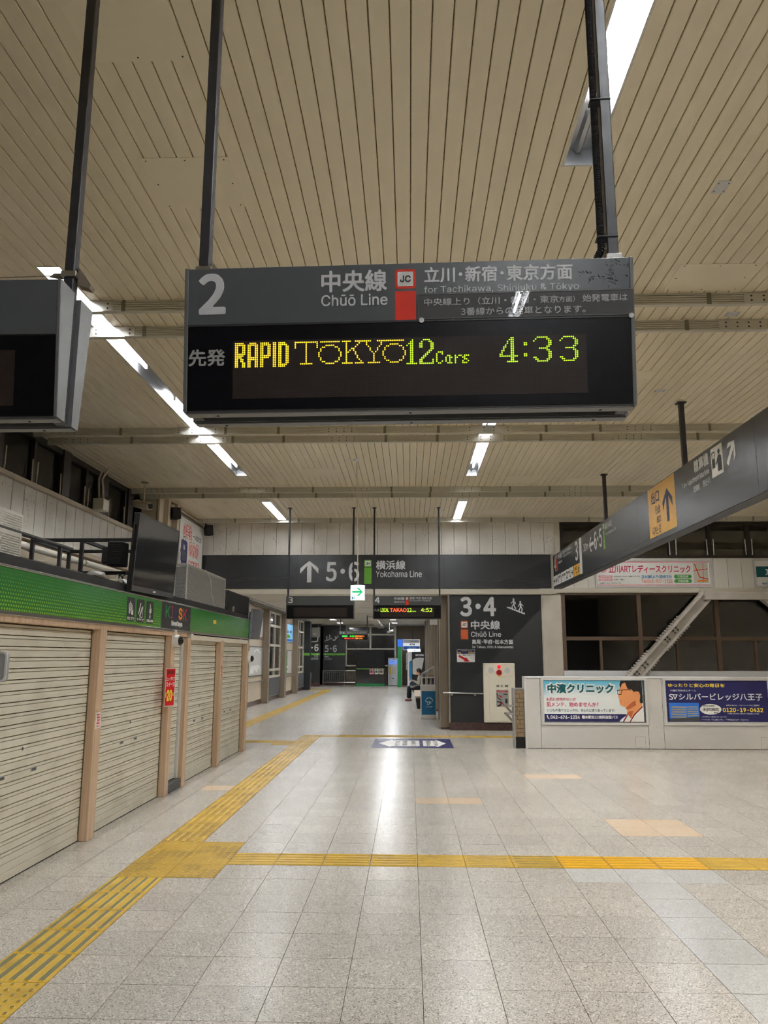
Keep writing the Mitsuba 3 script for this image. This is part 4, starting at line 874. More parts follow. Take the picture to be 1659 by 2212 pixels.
# ------------------------------------------------------------------ what stands on the kiosk roof
def holes(u0, v0, u1, v1, step, r, d):
    """A perforated sheet, its holes staggered."""
    cs = m3.CrossSection([np.array([(u0, v0), (u1, v0), (u1, v1), (u0, v1)], float)], m3.FillRule.Positive); hs = []
    rows = int((v1 - v0 - .02) / (step * .87))
    for j in range(rows):
        v = v0 + .014 + j * step * .87; u = u0 + .014 + (step / 2 if j % 2 else 0)
        while u < u1 - .014:
            hs.append(disc(u, v, r, 6)); u += step
    return cs_mesh(cs - m3.CrossSection(hs, m3.FillRule.Positive), d)
t = thing('television', 'large dark flat television standing on the kiosk roof, its screen off', 'television')
tv = np.array([[-2.98, 8.25, 2.40], [-2.98, 9.735, 2.425], [-2.93, 9.77, 3.235], [-2.93, 8.215, 3.25]])
eu = (tv[1] - tv[0]) / np.linalg.norm(tv[1] - tv[0]); ev = tv[3] - tv[0]; ev -= eu * (ev @ eu); hv = np.linalg.norm(ev); ev /= hv; wu = np.linalg.norm(tv[1] - tv[0])
Mt = frame(tv[0], eu, ev)
sub(t, 'cabinet', xf(cbox(0, wu, 0, hv, -.06, 0, .006), Mt), 'rubber')
sub(t, 'screen', xf(rect(.014, .06, wu - .014, hv - .014, .001), Mt), 'gloss_black')
sub(t, 'bezel', xf(poly([[(0, 0), (wu, 0), (wu, hv), (0, hv)], [(.014, .06), (wu - .014, .06), (wu - .014, hv - .014), (.014, hv - .014)]], .004), Mt), 'dark_grey')
sub(t, 'badge', xf(rect(wu / 2 - .05, .022, wu / 2 + .05, .04, .001, .004), Mt), 'silver_white')
sub(t, 'carry_handle', xf(tube([(-.0, hv * .55, -.03), (-.05, hv * .56, -.03), (-.06, hv * .7, -.03), (-.05, hv * .84, -.03), (.0, hv * .85, -.03)], .008, 8), Mt), 'black')
t = thing('television_rack', 'black square-tube frame on the kiosk roof behind the television', 'rack')
B = lambda x0, x1, y0, y1, z0, z1: cbox(x0, x1, y0, y1, z0, z1, .003)
for x in (-4.36, -3.78, -3.14): sub(t, 'upright', B(x, x + .04, 8.72, 8.76, 2.36, 3.04), 'black')
for x in (-4.36, -3.14): sub(t, 'upright', B(x, x + .04, 9.7, 9.74, 2.36, 3.04), 'black')
for y in (8.72, 9.7): sub(t, 'cross_bar', B(-4.36, -3.1, y, y + .04, 3.0, 3.04), 'black')
for y in (8.72, 9.7): sub(t, 'cross_bar', B(-3.78, -3.1, y, y + .04, 2.62, 2.66), 'black')
for x in (-4.36, -3.78, -3.14): sub(t, 'depth_bar', B(x, x + .04, 8.76, 9.7, 3.0, 3.04), 'black')
t = thing('loudspeaker', 'black box loudspeaker mounted inside the black frame on the kiosk roof', 'speaker', 'black loudspeakers')
sub(t, 'cabinet', cbox(-3.37, -3.2, 8.5, 8.71, 2.7, 2.975, .012), 'rubber'); sub(t, 'grille', cat(*[box(-3.36, -3.21, 8.493, 8.501, 2.715 + .026 * i, 2.727 + .026 * i) for i in range(10)]), 'black'); sub(t, 'bracket', cbox(-3.45, -3.37, 8.55, 8.73, 2.73, 2.92, .01), 'black')
t = thing('junction_box', 'small white plastic box and flap lying on the kiosk roof edge', 'box')
sub(t, 'body', cbox(-3.25, -3.1, 8.3, 8.42, 2.36, 2.53, .006), 'cream_box'); sub(t, 'flap', hull([[-3.1 + a, y, 2.36 + b] for y in (8.3, 8.5) for a, b in ((0, .16), (.05, .1), (.06, .1), (.0, .175))]), 'white')
r4 = random.Random(5)
t = thing('loose_cable', 'tangle of dark loose cables on the kiosk roof beside the television', 'cable')
for i in range(5):
    p = [(-3.16 + r4.uniform(-.05, .05), 8.35 + r4.uniform(-.1, .2), 2.56 + r4.uniform(-.08, .05)) for _ in range(4)]
    q = np.array(p); s = np.linspace(0, 3, 24); sub(t, 'strand', tube(np.stack([np.interp(s, range(4), q[:, a]) for a in range(3)], 1) + np.stack([0 * s, 0 * s, .03 * np.sin(s * 3 + i)], 1), .006, 6), 'light_grey' if i % 2 else 'rubber')
t = thing('perforated_cage', 'grey perforated metal equipment cage on the kiosk roof next to the television', 'cage')
y0, y1, x0, x1, z0, z1 = 10.58, 12.83, -3.26, -3.055, 2.475, 2.965
sub(t, 'front_sheet', xf(holes(0, 0, x1 - x0, z1 - z0, .021, .0068, .002), front(x0, y0, z0)), 'mid_grey')
sub(t, 'side_sheet', xf(holes(0, 0, y1 - y0, z1 - z0, .026, .0085, .002), face_r(x1, y0, z0)), 'mid_grey')
sub(t, 'frame_edge', cat(*[cbox(x1 - .012, x1 + .004, a - .004, a + .01, z0, z1 + .004, .002) for a in (y0, y1 - .008)], cbox(x1 - .012, x1 + .004, y0, y1, z1 - .006, z1 + .005, .002), cbox(x0, x1, y0 - .004, y0 + .008, z1 - .006, z1 + .005, .002)), 'light_grey')
sub(t, 'inner_box', cbox(x0 + .03, x1 - .025, y0 + .05, y1 - .05, z0, z1 - .04, .01), 'dark_grey'); sub(t, 'top_sheet', box(x0, x1, y0, y1, z1, z1 + .002), 'mid_grey')
sub(t, 'hanging_cord', tube([(x1 + .012, 11.5, z1 + .01), (x1 + .014, 11.8, z1 - .1), (x1 + .012, 11.9, z1 - .3), (x1 + .012, 12.1, z0 + .0)], .005, 6), 'light_grey')
for i, (z, h, lab) in enumerate(((2.70, .14, 'upper white perforated sheet at the near end of the kiosk roof'), (2.476, .21, 'lower white perforated sheet at the near end of the kiosk roof'))):
    t = thing('perforated_sheet', lab, 'panel', 'white perforated sheets')
    sub(t, 'sheet', xf(holes(0, 0, 1.1, h, .022, .007, .002), face_r(-3.14, 5.03, z)), 'white')
    sub(t, 'fold', cat(cbox(-3.3, -3.14, 6.125, 6.135, z, z + h, .001)), 'white')
t = thing('roof_beam', 'dark steel angle bar above the near perforated sheets on the kiosk roof', 'beam')
sub(t, 'angle_bar', cbox(-3.2, -3.13, 4.0, 7.1, 2.684, 2.702, .003), 'dark_grey'); 
for y in (4.2, 5.5, 6.9): sub(t, 'foot', cbox(-3.19, -3.16, y, y + .03, 2.36, 2.69, .002), 'dark_grey')
t = thing('duct_pipe', 'long cream pipe running along the wall behind the kiosk roof', 'pipe')
sub(t, 'pipe', tube([(-5.3, y, 3.2) for y in np.linspace(6, 15.3, 12)], .055, 12), 'trim_cream', smooth=40)
for y in (8.5, 10.6, 12.4, 14): sub(t, 'bracket', cat(cyl((-5.3, y - .015, 3.2), (-5.3, y + .015, 3.2), .063, 14), cbox(-5.52, -5.3, y - .012, y + .012, 3.19, 3.21, .002)), 'olive_clip')
t = thing('back_monitor', 'dark monitor seen from behind at the far end of the kiosk roof', 'monitor')
sub(t, 'cabinet', cbox(-3.07 - .3, -3.03 - .0, 12.86, 12.92, 2.5, 2.78, .006), 'rubber'); sub(t, 'side_panel', cbox(-3.08, -3.04, 12.92, 14.72, 2.478, 2.8, .006), 'rubber')
t = thing('leaning_monitor', 'dark monitor tilted forward from the far end of the kiosk over the passage', 'monitor')
pm = np.array([[-2.98, 14.70, 2.02], [-2.98, 15.55, 2.035], [-2.98, 15.95, 2.63], [-2.98, 14.86, 2.60]])
sub(t, 'cabinet', hull([p + [dx, 0, 0] for p in pm for dx in (0, -.05)]), 'dark_grey'); sub(t, 'rear_box', hull([p + [dx, 0, 0] for p in pm * .8 + pm.mean(0) * .2 for dx in (-.05, -.09)]), 'black')
sub(t, 'arm', tube([(-3.03, 15.1, 2.3), (-3.04, 14.8, 2.2), (-3.05, 14.7, 2.2)], .015, 8), 'black')
t = thing('roof_clutter', 'crumpled white cable coil and cloth on the far end of the kiosk roof', 'cable')
for i in range(4):
    c = [(-3.08 + .03 * math.cos(a * 1.7 + i), 13.6 + .25 * i + .16 * math.cos(a), 2.5 + .03 * i * .4 + .03 * math.sin(a * 1.3 + i)) for a in np.linspace(0, 7, 26)]
    sub(t, 'strand', tube(c, .009, 6), 'light_grey')
sub(t, 'box', cbox(-3.14, -3.04, 13.35, 13.5, 2.475, 2.56, .008), 'light_grey')
t = thing('rag', 'crumpled grey rag on the edge of the kiosk roof under the black frame', 'rag')
sub(t, 'cloth', hull([[-3.08 + r4.gauss(0, .03), 7.55 + r4.gauss(0, .06), 2.475 + abs(r4.gauss(0, .03))] for _ in range(30)]), 'mid_grey')
# switch box and conduits on the window sill
t = thing('switch_box', 'cream metal switch box on the window sill with two bent conduits', 'box')
sub(t, 'body', cbox(-5.46, -5.27, 13.0, 13.24, 4.185, 4.39, .006), 'cream_box')
for a in (0, .07): sub(t, 'conduit', tube([(-5.4 + a, 13.12, 4.39), (-5.42 + a, 13.12, 4.6), (-5.42 + a * .8, 13.1, 4.75), (-5.38 + a * 1.2, 13.1, 4.87), (-5.32 + a * 1.2, 13.1, CEIL - .005)], .02, 8), 'beige_panel', smooth=40)

# ------------------------------------------------------------------ lit advertising box in the corner, speakers
t = thing('advertising_box', 'white advertising box with red outlined lettering and a school bag, high in the corner', 'advertisement')
Ma = face_r(-5.06, 16.72, 3.55)
sub(t, 'case', xf(cbox(0, 2.05, 0, 1.27, -.09, 0, .006), Ma), 'steel_rough')
sub(t, 'sheet', xf(rect(.07, .05, 1.98, 1.22, .003), Ma), 'white')
P, P2 = lift(Ma, .0032), lift(Ma, .0042)
for s, a in (('小学生', (.32, .80, 1.02, 1.1)), ('のみの', (.84, .42, 1.62, .76)), ('中学受験', (.84, .06, 1.75, .32))):
    sub(t, 'lettering', xf(tx(s, a[0] - .02, a[1] - .015, a[2] + .02, a[3] + .015, 'j', 9, .001), P), 'red'); sub(t, 'lettering_fill', xf(tx(s, *a, 'j', 2, .001), P2), 'white')
sub(t, 'small_lettering', xf(tx('一人ひとり', 1.14, .84, 1.86, .98, 'j', 3), P), 'dark_grey')
bg = sub(t, 'bag_picture', xf(poly([rr(.2, .2, .7, .72, .09)], .001), P), 'navy')
sub(bg, 'flap', xf(cat(poly([rr(.27, .26, .62, .46, .04)], .001), cs_mesh(stroke([(.36, .7), (.38, .8), (.52, .8), (.55, .7)], .03) + stroke([(.2, .5), (.1, .35), (.14, .16), (.26, .12), (.28, .24)], .03), .001), poly([rr(.3, .12, .62, .22, .03)], .001)), P2), 'dark_grey')
sub(bg, 'letter', xf(tx('N', .4, .5, .5, .62, 'i', 4), P2), 'silver_white')
for x, y, z, lab in ((-5.0, 16.3, 4.74, 'small black loudspeaker above the near end of the corner advertising box'), (-4.86, 18.55, 4.73, 'small black loudspeaker at the far end of the corner advertising box')):
    t = thing('loudspeaker', lab, 'speaker', 'black loudspeakers')
    Ms = frame((x, y, z), (.75, .66, 0), (-.15, .17, .97))
    sub(t, 'cabinet', xf(hull([[u, v, w] for u, v, w in [(-.1, -.13, 0), (.1, -.13, 0), (.1, .13, 0), (-.1, .13, 0), (-.06, -.1, -.17), (.06, -.1, -.17), (.06, .1, -.17), (-.06, .1, -.17)]]), Ms), 'rubber')
    sub(t, 'grille', xf(rect(-.085, -.115, .085, .115, .008), Ms), 'black'); sub(t, 'bracket', tube([(x - .05, y - .02, z), (x - .1, y, z + .1), (x - .1, y, CEIL - .002)], .014, 8), 'black')
structure('trim_3', cat(cbox(-5.12, -5.08, 15.4, 15.56, 3.2, CEIL, .004), cbox(-5.2, -5.05, 15.9, 16.0, 3.2, CEIL, .006), cbox(-5.2, -5.02, 16.45, 16.6, 3.0, CEIL, .006), cbox(-5.16, -5.05, 16.1, 18.9, CEIL - .1, CEIL - .06, .004)), 'beige_panel')

# ------------------------------------------------------------------ low white barrier with two advertisements
BY = 15.31
t = thing('barrier_wall', 'low white panelled barrier holding two framed advertisements', 'barrier')
sub(t, 'core', box(2.235, 9, BY + .012, BY + .26, 0, 1.3), 'barrier')
def bp(a, b, c, d): sub(t, 'panel', cbox(a, b, BY, BY + .014, c, d, .002), 'barrier')
for a, b, lo, hi in ((2.225, 2.486, .01, 1.298), (2.492, 4.5, .01, .433), (4.506, 4.79, .01, 1.298), (4.796, 6.8, .01, .433), (6.806, 7.1, .01, 1.298), (7.106, 9, .01, .433), (2.492, 4.5, .437, 1.298), (4.796, 6.8, .437, 1.298), (7.106, 9, .437, 1.298)): bp(a, b, lo, hi)
sub(t, 'seam_backing', box(2.23, 9, BY + .008, BY + .0125, 0, 1.298), 'seam')
sub(t, 'cap', cbox(2.205, 9, BY - .02, BY + .28, 1.3, 1.335, .006), 'silver_white')
sub(t, 'plinth', box(2.23, 9, BY + .002, BY + .012, 0, .012), 'dark_grey')
for x in (4.25, 6.58): sub(t, 'service_hatch', xf(poly([[(x, .022), (x + .185, .022), (x + .185, .227), (x, .227)], [(x + .003, .025), (x + .182, .025), (x + .182, .224), (x + .003, .224)]], .0008), front(0, BY, 0)), 'dark_grey')
sub(t, 'end_post', cbox(2.19, 2.235, BY - .005, BY + .27, 0, 1.335, .004), 'light_grey')
t = thing('tiled_pillar', 'short brown tiled pillar at the free end of the white barrier', 'pillar')
sub(t, 'core', cat(box(2.0, 2.19, BY + .07, BY + .3, 0, 1.085)), 'seam'); sub(t, 'edge_strip', cat(cbox(1.985, 2.01, BY + .02, BY + .3, 0, 1.1, .003), cbox(1.985, 2.2, BY + .05, BY + .32, 1.085, 1.11, .004)), 'mid_grey')
for r in range(11):
    for c in range(2):
        o = .0 if r % 2 else -.045; a, b = max(2.012, 2.012 + c * .09 + o + .001), min(2.188, 2.012 + (c + 1) * .09 + o + (.045 if c == 1 and r % 2 == 0 else 0))
        if b - a > .01: sub(t, 'tile', cbox(a, b - .004, BY + .055, BY + .072, .205 + r * .08, .281 + r * .08, .003), 'brown_tile')
sub(t, 'plinth', cbox(2.01, 2.19, BY + .05, BY + .1, 0, .2, .004), 'rubber')
for z, lab in ((.63, 'lower'), (.775, 'upper')):
    t = thing('stair_handrail', f'{lab} steel handrail end looping out from the tiled pillar', 'handrail', 'handrail ends at the tiled pillar')
    sub(t, 'rail', tube([(2.02, BY + .12, z), (1.9, BY + .12, z), (1.85, BY + .14, z + .0), (1.84, BY + .2, z), (1.88, BY + .3, z - .03), (2.0, BY + .5, z - .15)], .022, 10), 'steel', smooth=40)
def frame_box(t, M, w, h, b, m='light_grey', d=.03):
    sub(t, 'frame', xf(cat(cbox(0, w, 0, b, 0, d, .003), cbox(0, w, h - b, h, 0, d, .003), cbox(0, b, b, h - b, 0, d, .003), cbox(w - b, w, b, h - b, 0, d, .003)), M), m)
t = thing('advertisement', 'clinic advertisement with a man in glasses on a pale blue ground, on the barrier', 'advertisement', 'advertisements on the barrier')
Mb = front(2.51, BY, .437); w, h = 2.0, .875; frame_box(t, Mb, w, h, .045)
sub(t, 'backing', xf(rect(.04, .04, w - .04, h - .04, .006), Mb), 'dark_grey')
X = lambda x: x - 2.51
Z = lambda z: z - .437
def skygrad(p, n, uv): return mix(lin((240, 246, 246)), lin((104, 190, 222)), smoothstep(.95, 1.26, p.z + .18 * (2.9 - p.x) * smoothstep(3.4, 2.6, p.x)))
mat('poster_sky', 0, .3, .4, proc=skygrad)
sub(t, 'sheet', xf(rect(X(2.553), Z(.499), X(4.43), Z(1.262), .001, .006), Mb), 'poster_sky')
P, P2, P3, P4 = (lift(Mb, .007 + .0012 * i) for i in range(4))
sub(t, 'lower_band', xf(rect(X(2.56), Z(.5), X(4.1), Z(.64), .001), P), 'navy')
sub(t, 'title_halo', xf(tx('中濱クリニック', X(2.60), Z(.995), X(3.915), Z(1.225), 'j', 9), P), 'white')
sub(t, 'title', xf(tx('中濱クリニック', X(2.63), Z(1.02), X(3.885), Z(1.2), 'j', 4), P2), 'teal')
sub(t, 'red_lettering', xf(cat(tx('お肌に自信のない方', X(2.606), Z(.88), X(3.16), Z(.94), 'j', 2), tx('肌メンテ、始めませんか?', X(2.605), Z(.77), X(3.585), Z(.86), 'j', 2)), P), 'crimson')
sub(t, 'lettering', xf(cat(tx('いつも中濱クリニックが、あなたに寄り添っています!', X(2.61), Z(.675), X(3.89), Z(.735), 'j', 1)), P), 'navy_text')
sub(t, 'phone_number', xf(cat(tx('042-676-1234', X(2.67), Z(.545), X(3.225), Z(.612), 'i', 4), tx('橋本駅北口!無料送迎バス', X(3.26), Z(.55), X(3.94), Z(.615), 'j', 3), cs_mesh(stroke([(X(2.612), Z(.612)), (X(2.615), Z(.575)), (X(2.645), Z(.548))], .018), .0015)), P2), 'white')
fx, fz = X(3.94), Z(.5)
fp = lambda *pts: [[(fx + a * .49, fz + b * .762) for a, b in pts]]
man = sub(t, 'man_picture', xf(poly(fp((.3, .06), (.36, .2), (.36, .3), (.3, .36), (.17, .38), (.10, .42), (.09, .47), (.11, .5), (.07, .53), (.09, .565), (.04, .6), (.05, .64), (.1, .7), (.1, .76), (.14, .88), (.3, .97), (.95, .97), (.98, .5), (.95, .4), (.98, .36), (.9, .3), (.72, .2), (.6, .05)), .001), P), 'poster_skin')
sub(man, 'shade', xf(cat(poly(fp((.3, .3), (.45, .3), (.72, .4), (.7, .52), (.55, .46), (.4, .38)), .001), poly(fp((.3, .06), (.36, .2), (.44, .25), (.6, .26), (.5, .06)), .001)), P2), 'poster_skin_dark')
sub(man, 'hair', xf(poly(fp((.14, .8), (.12, .9), (.16, .995), (.98, .995), (.99, .46), (.9, .44), (.86, .5), (.9, .62), (.86, .73), (.72, .74), (.66, .72), (.58, .78), (.42, .8), (.34, .95), (.22, .92)), .001), P2), 'hair')
sub(man, 'ear', xf(poly(fp((.73, .53), (.72, .66), (.78, .72), (.86, .7), (.87, .58), (.8, .5)), .001), P3), 'poster_skin')
sub(man, 'glasses', xf(cs_mesh(stroke([(fx + .03 * .49, fz + .76 * .762), (fx + .5 * .49, fz + .78 * .762), (fx + .52 * .49, fz + .76 * .762)], .014) + stroke([(fx + .04 * .49, fz + .76 * .762), (fx + .04 * .49, fz + .66 * .762), (fx + .16 * .49, fz + .655 * .762), (fx + .2 * .49, fz + .75 * .762)], .009) + stroke([(fx + .08 * .49, fz + .492 * .762), (fx + .16 * .49, fz + .5 * .762)], .008), .001), P3), 'black')
sub(man, 'white_coat', xf(poly(fp((.04, 0), (.12, .06), (.3, .14), (.38, .18), (.5, .08), (.72, .24), (.95, .36), (1.0, .36), (1.0, 0)), .001), P3), 'white')
sub(man, 'collar', xf(cs_mesh(stroke([(fx + .2 * .49, fz), (fx + .36 * .49, fz + .16 * .762)], .022) + stroke([(fx + .46 * .49, fz), (fx + .62 * .49, fz + .16 * .762), (fx + .95 * .49, fz + .36 * .762)], .02), .001), P4), 'dark_red')
t = thing('advertisement', 'dark blue care home advertisement with yellow phone number, on the barrier', 'advertisement', 'advertisements on the barrier')
Mb = front(4.815, BY, .437); frame_box(t, Mb, w, h, .045)
X = lambda x: x - 4.815
sub(t, 'sheet', xf(rect(X(4.86), Z(.505), X(6.77), Z(1.27), .007), Mb), 'navy')
P, P2, P3 = (lift(Mb, .007 + .0012 * i) for i in range(3))
sub(t, 'yellow_lettering', xf(cat(tx('ゆったりと安心の毎日を', X(4.915), Z(1.14), X(5.975), Z(1.215), 'j', 2), tx('0120-19-0432', X(5.91), Z(.685), X(6.66), Z(.765), 'i', 3)), P), 'gold_text')
sub(t, 'lettering', xf(cat(tx('介護付有料老人ホーム', X(4.945), Z(1.06), X(5.43), Z(1.1), 'j', 1), tx('シルバービレッジ八王子', X(5.1), Z(.9), X(6.67), Z(1.03), 'j', 2), tx('お問い合わせ・パンフレットのご請求は', X(5.98), Z(.795), X(6.6), Z(.825), 'j', 1), tx('http://www.silvervillage.co.jp/', X(6.0), Z(.64), X(6.58), Z(.67), 'i', 1), tx('八王子駅より徒歩20分（1.5km）', X(5.5), Z(.585), X(5.97), Z(.61)), tx('バス5分「元横山町」下車徒歩2分（200m）', X(5.5), Z(.53), X(6.38), Z(.56))), P), 'silver_white')
sub(t, 'emblem', xf(cat(cs_mesh(stroke([(X(5.0), Z(1.0)), (X(4.95), Z(1.01)), (X(4.925), Z(.985)), (X(4.99), Z(.945)), (X(4.975), Z(.915)), (X(4.925), Z(.92))], .018) + stroke([(X(5.0), Z(1.0)), (X(5.03), Z(.92)), (X(5.075), Z(1.0)), (X(5.0), Z(1.0))], .016), .0015)), P), 'white')
bl = sub(t, 'building_picture', xf(rect(X(4.91), Z(.515), X(5.47), Z(.855), .001), P), 'bright_blue')
sub(bl, 'ground', xf(poly([[(X(4.91), Z(.515)), (X(5.47), Z(.515)), (X(5.47), Z(.6)), (X(4.91), Z(.56))]], .001), P2), 'dark_grey')
for i in range(5):
    sub(bl, 'storey', xf(poly([[(X(4.93), Z(.58 + i * .045)), (X(5.22 + .005 * i), Z(.575 + i * .045)), (X(5.23), Z(.605 + i * .045)), (X(4.94 + .01 * i), Z(.612 + i * .045))]], .001, .0), P2), 'mid_grey'); sub(bl, 'storey', xf(poly([[(X(5.25), Z(.6 + i * .042)), (X(5.45), Z(.615 + i * .038)), (X(5.45), Z(.635 + i * .038)), (X(5.25), Z(.625 + i * .042))]], .001), P2), 'mid_grey')
ov = sub(t, 'oval', xf(poly([np.stack([X(5.685) + .2 * np.cos(np.linspace(0, 2 * np.pi, 40)[:-1]), Z(.735) + .098 * np.sin(np.linspace(0, 2 * np.pi, 40)[:-1])], 1)], .001), P), 'white')
sub(ov, 'lettering', xf(cat(tx('石田病院', X(5.54), Z(.7), X(5.84), Z(.765), 'j', 1), tx('提携医療機関', X(5.55), Z(.785), X(5.76), Z(.81)), tx('隣接', X(5.74), Z(.655), X(5.83), Z(.685))), P2), 'black')
# ------------------------------------------------------------------ framed clinic advertisement above the windows, and the next one
t = thing('advertisement', 'long white clinic advertisement with crimson lettering above the far windows', 'advertisement', 'advertisements above the far windows')
Mb = front(4.5, YB - .004, 3.345); w, h = 2.79, .69; frame_box(t, Mb, w, h, .05)
X = lambda x: x - 4.5
Z = lambda z: z - 3.345
sub(t, 'sheet', xf(rect(.045, .045, w - .045, h - .045, .008), Mb), 'white'); P, P2 = lift(Mb, .008), lift(Mb, .0092)
sub(t, 'border_stripe', xf(cat(rect(.05, h - .085, w - .05, h - .06, .001), rect(.05, .055, w - .05, .075, .001)), P), 'pink')
sub(t, 'title', xf(tx('立川ARTレディースクリニック', X(4.83), Z(3.7), X(6.8), Z(3.895), 'j', 2), P), 'crimson')
sub(t, 'emblem', xf(poly([ring(X(4.7), Z(3.8), .09, .05, -160, 120)], .001), P), 'pink')
sub(t, 'lettering', xf(cat(tx('立川駅より徒歩2分', X(5.61), Z(3.57), X(6.34), Z(3.65), 'j', 2)), P), 'blue'); sub(t, 'phone_number', xf(tx('Tel.042-527-1124', X(5.61), Z(3.455), X(6.35), Z(3.545), 'i', 1), P), 'orange_line')
for z, s in ((3.57, '不妊治療'), (3.46, '生殖医療')):
    k = sub(t, 'green_pill', xf(poly([rr(X(6.39), Z(z), X(6.81), Z(z + .088), .043)], .001), P), 'green_sign'); sub(k, 'lettering', xf(tx(s, X(6.47), Z(z + .015), X(6.73), Z(z + .073), 'j', 2), P2), 'white')
for z, s in ((3.585, '診療時間'), (3.51, '休診日')):
    k = sub(t, 'pink_label', xf(rect(X(4.58), Z(z), X(4.91), Z(z + .055), .001), P), 'pink'); sub(k, 'lettering', xf(tx(s, X(4.62), Z(z + .01), X(4.87), Z(z + .045)), P2), 'white')
sub(t, 'small_lettering', xf(cat(tx('午前9:00〜12:30／午後2:30〜6:30', X(4.95), Z(3.6), X(5.57), Z(3.635)), tx('日曜・祝日', X(4.95), Z(3.525), X(5.2), Z(3.555)), tx('立川ARTレディースクリニック', X(4.6), Z(3.435), X(5.1), Z(3.475))), P), 'dark_grey')
mp = sub(t, 'map', xf(rect(X(6.86), Z(3.46), X(7.21), Z(3.94), .001), P), 'trim_cream'); sub(mp, 'street', xf(cs_mesh(stroke([(X(6.9), Z(3.9)), (X(7.0), Z(3.6)), (X(7.2), Z(3.55))], .02) + stroke([(X(6.87), Z(3.75)), (X(7.2), Z(3.8))], .015) + stroke([(X(7.1), Z(3.93)), (X(7.08), Z(3.47))], .012), .001), P2), 'red'); sub(mp, 'block', xf(rect(X(6.95), Z(3.49), X(7.18), Z(3.53), .0012), P2), 'orange')
t = thing('advertisement', 'white and teal advertisement cut off at the picture edge above the far windows', 'advertisement', 'advertisements above the far windows')
Mb = front(8.265, YB - .004, 3.345); frame_box(t, Mb, 2.6, h, .05); sub(t, 'sheet', xf(rect(.045, .045, 2.55, h - .045, .008), Mb), 'white'); P = lift(Mb, .008)
sub(t, 'teal_band', xf(rect(.09, .25, 2.5, .51, .001), P), 'teal'); sub(t, 'lettering', xf(tx('京王八王子', .3, .29, 1.6, .47, 'j', 3), lift(Mb, .0092)), 'white'); sub(t, 'small_lettering', xf(cat(tx('年中無休', .35, .14, 1.0, .22), tx('駅前 徒歩1分', .2, .07, 1.2, .12)), P), 'blue')
# ------------------------------------------------------------------ riveted diagonal braces in front of the windows
def brace(x0, z0, x1, z1, label):
    t = thing('diagonal_brace', label, 'steel brace', 'bolted diagonal braces')
    d = np.array([x1 - x0, 0, z1 - z0]); L = np.linalg.norm(d); d /= L; e = np.cross(d, [0, 1, 0]); 
    if e[2] < 0: e = -e
    y = YB - .34; M = frame((x0, y, z0), d, e)
    if np.cross(d, e)[1] > 0: M = frame((x0, y, z0), d, -e)
    hw = .125
    sub(t, 'web', xf(cbox(0, L, -hw, hw, -.13, -.10, .002), M), 'steel_paint')
    for s in (-1, 1):
        sub(t, 'flange', xf(cbox(0, L, s * hw - .012, s * hw + .012, -.2, 0, .003), M), 'steel_paint')
        sub(t, 'lip', xf(cbox(.0, L, min(s * hw, s * (hw - .05)), max(s * hw, s * (hw - .05)), -.012, .003, .002), M), 'steel_paint')
    for c in (.25, 1.15, 2.25):
        if c > L: continue
        p = sub(t, 'splice_plate', xf(cbox(c - .36, c + .36, -.075, .075, -.105, -.085, .003), M), 'concrete')
        for u in (-.24, -.16, .04, .14):
            for v in (-.03, .035): sub(p, 'bolt', xf(cyl((c + u, v, -.088), (c + u, v, -.055), .022, 8), M), 'dark_grey')
        for s in (-1, 1):
            for u in np.arange(-.38, .39, .075):
                for w in (-.06, -.14): sub(p, 'flange_bolt', xf(cyl((c + u, s * (hw + .01), w), (c + u, s * (hw + .055), w), .02, 8), M), 'steel_paint')
brace(4.65, .62, 7.09, 3.2, 'diagonal bolted steel brace rising in front of the far windows behind the barrier')
brace(10.95, .9, 8.33, 3.2, 'second bolted steel brace leaning the other way at the picture edge')
t = thing('brace_plate', 'pale horizontal gusset beam joining the two steel braces under the window head', 'steel beam')
sub(t, 'gusset', cbox(6.95, 8.5, YB - .42, YB - .25, 3.03, 3.215, .006), 'steel_paint'); sub(t, 'stiffener', cbox(7.0, 8.45, YB - .25, YB - .06, 3.12, 3.21, .004), 'steel_paint')
# ------------------------------------------------------------------ fire hydrant cabinet
t = thing('hydrant_cabinet', 'cream fire hydrant cabinet with red lamp and alarm on the dark wall', 'hydrant cabinet')
Mh = front(1.746, YB - .1, .183); w, h = .745, 1.371
sub(t, 'body', xf(cbox(0, w, 0, h, -.1, 0, .01), Mh), 'cream_box')
sub(t, 'upper_panel', xf(cbox(.025, w - .02, 1.065, h - .02, -.001, .006, .003), Mh), 'cream_box')
d = sub(t, 'door', xf(cbox(.13, w - .02, .03, 1.03, -.001, .012, .004), Mh), 'cream_box'); sub(d, 'lettering', xf(tx('消 火 栓', .29, .81, .58, .865, 'j', 3), lift(Mh, .012)), 'black')
n_ = sub(d, 'instruction_sheet', xf(rect(.29, .36, .58, .75, .001), lift(Mh, .012)), 'mid_grey'); P = lift(Mh, .0132)
sub(n_, 'lettering', xf(tx('消火栓', .3, .69, .57, .74, 'j', 3), P), 'red'); sub(n_, 'drawing', xf(cat(cs_mesh(stroke([(.31, .66), (.33, .56), (.4, .52)], .02) + stroke([(.32, .48), (.42, .46), (.38, .42)], .025) + stroke([(.33, .38), (.4, .41)], .03), .001), rect(.5, .44, .55, .55, .001), rect(.46, .64, .55, .66, .001)), P), 'black'); sub(n_, 'red_drawing', xf(cat(poly([ring(.42, .4, .05, .03, 0, 180)], .001), cs_mesh(stroke([(.36, .62), (.42, .58)], .03), .001)), P), 'red')
sub(t, 'side_strip', xf(cbox(.025, .12, .03, 1.03, -.001, .008, .004), Mh), 'cream_box')
for u in (.18, .565): sub(t, 'loudspeaker_grille', xf(poly([disc(u, 1.2, .066, 28)], .004, .006), Mh), 'light_grey')
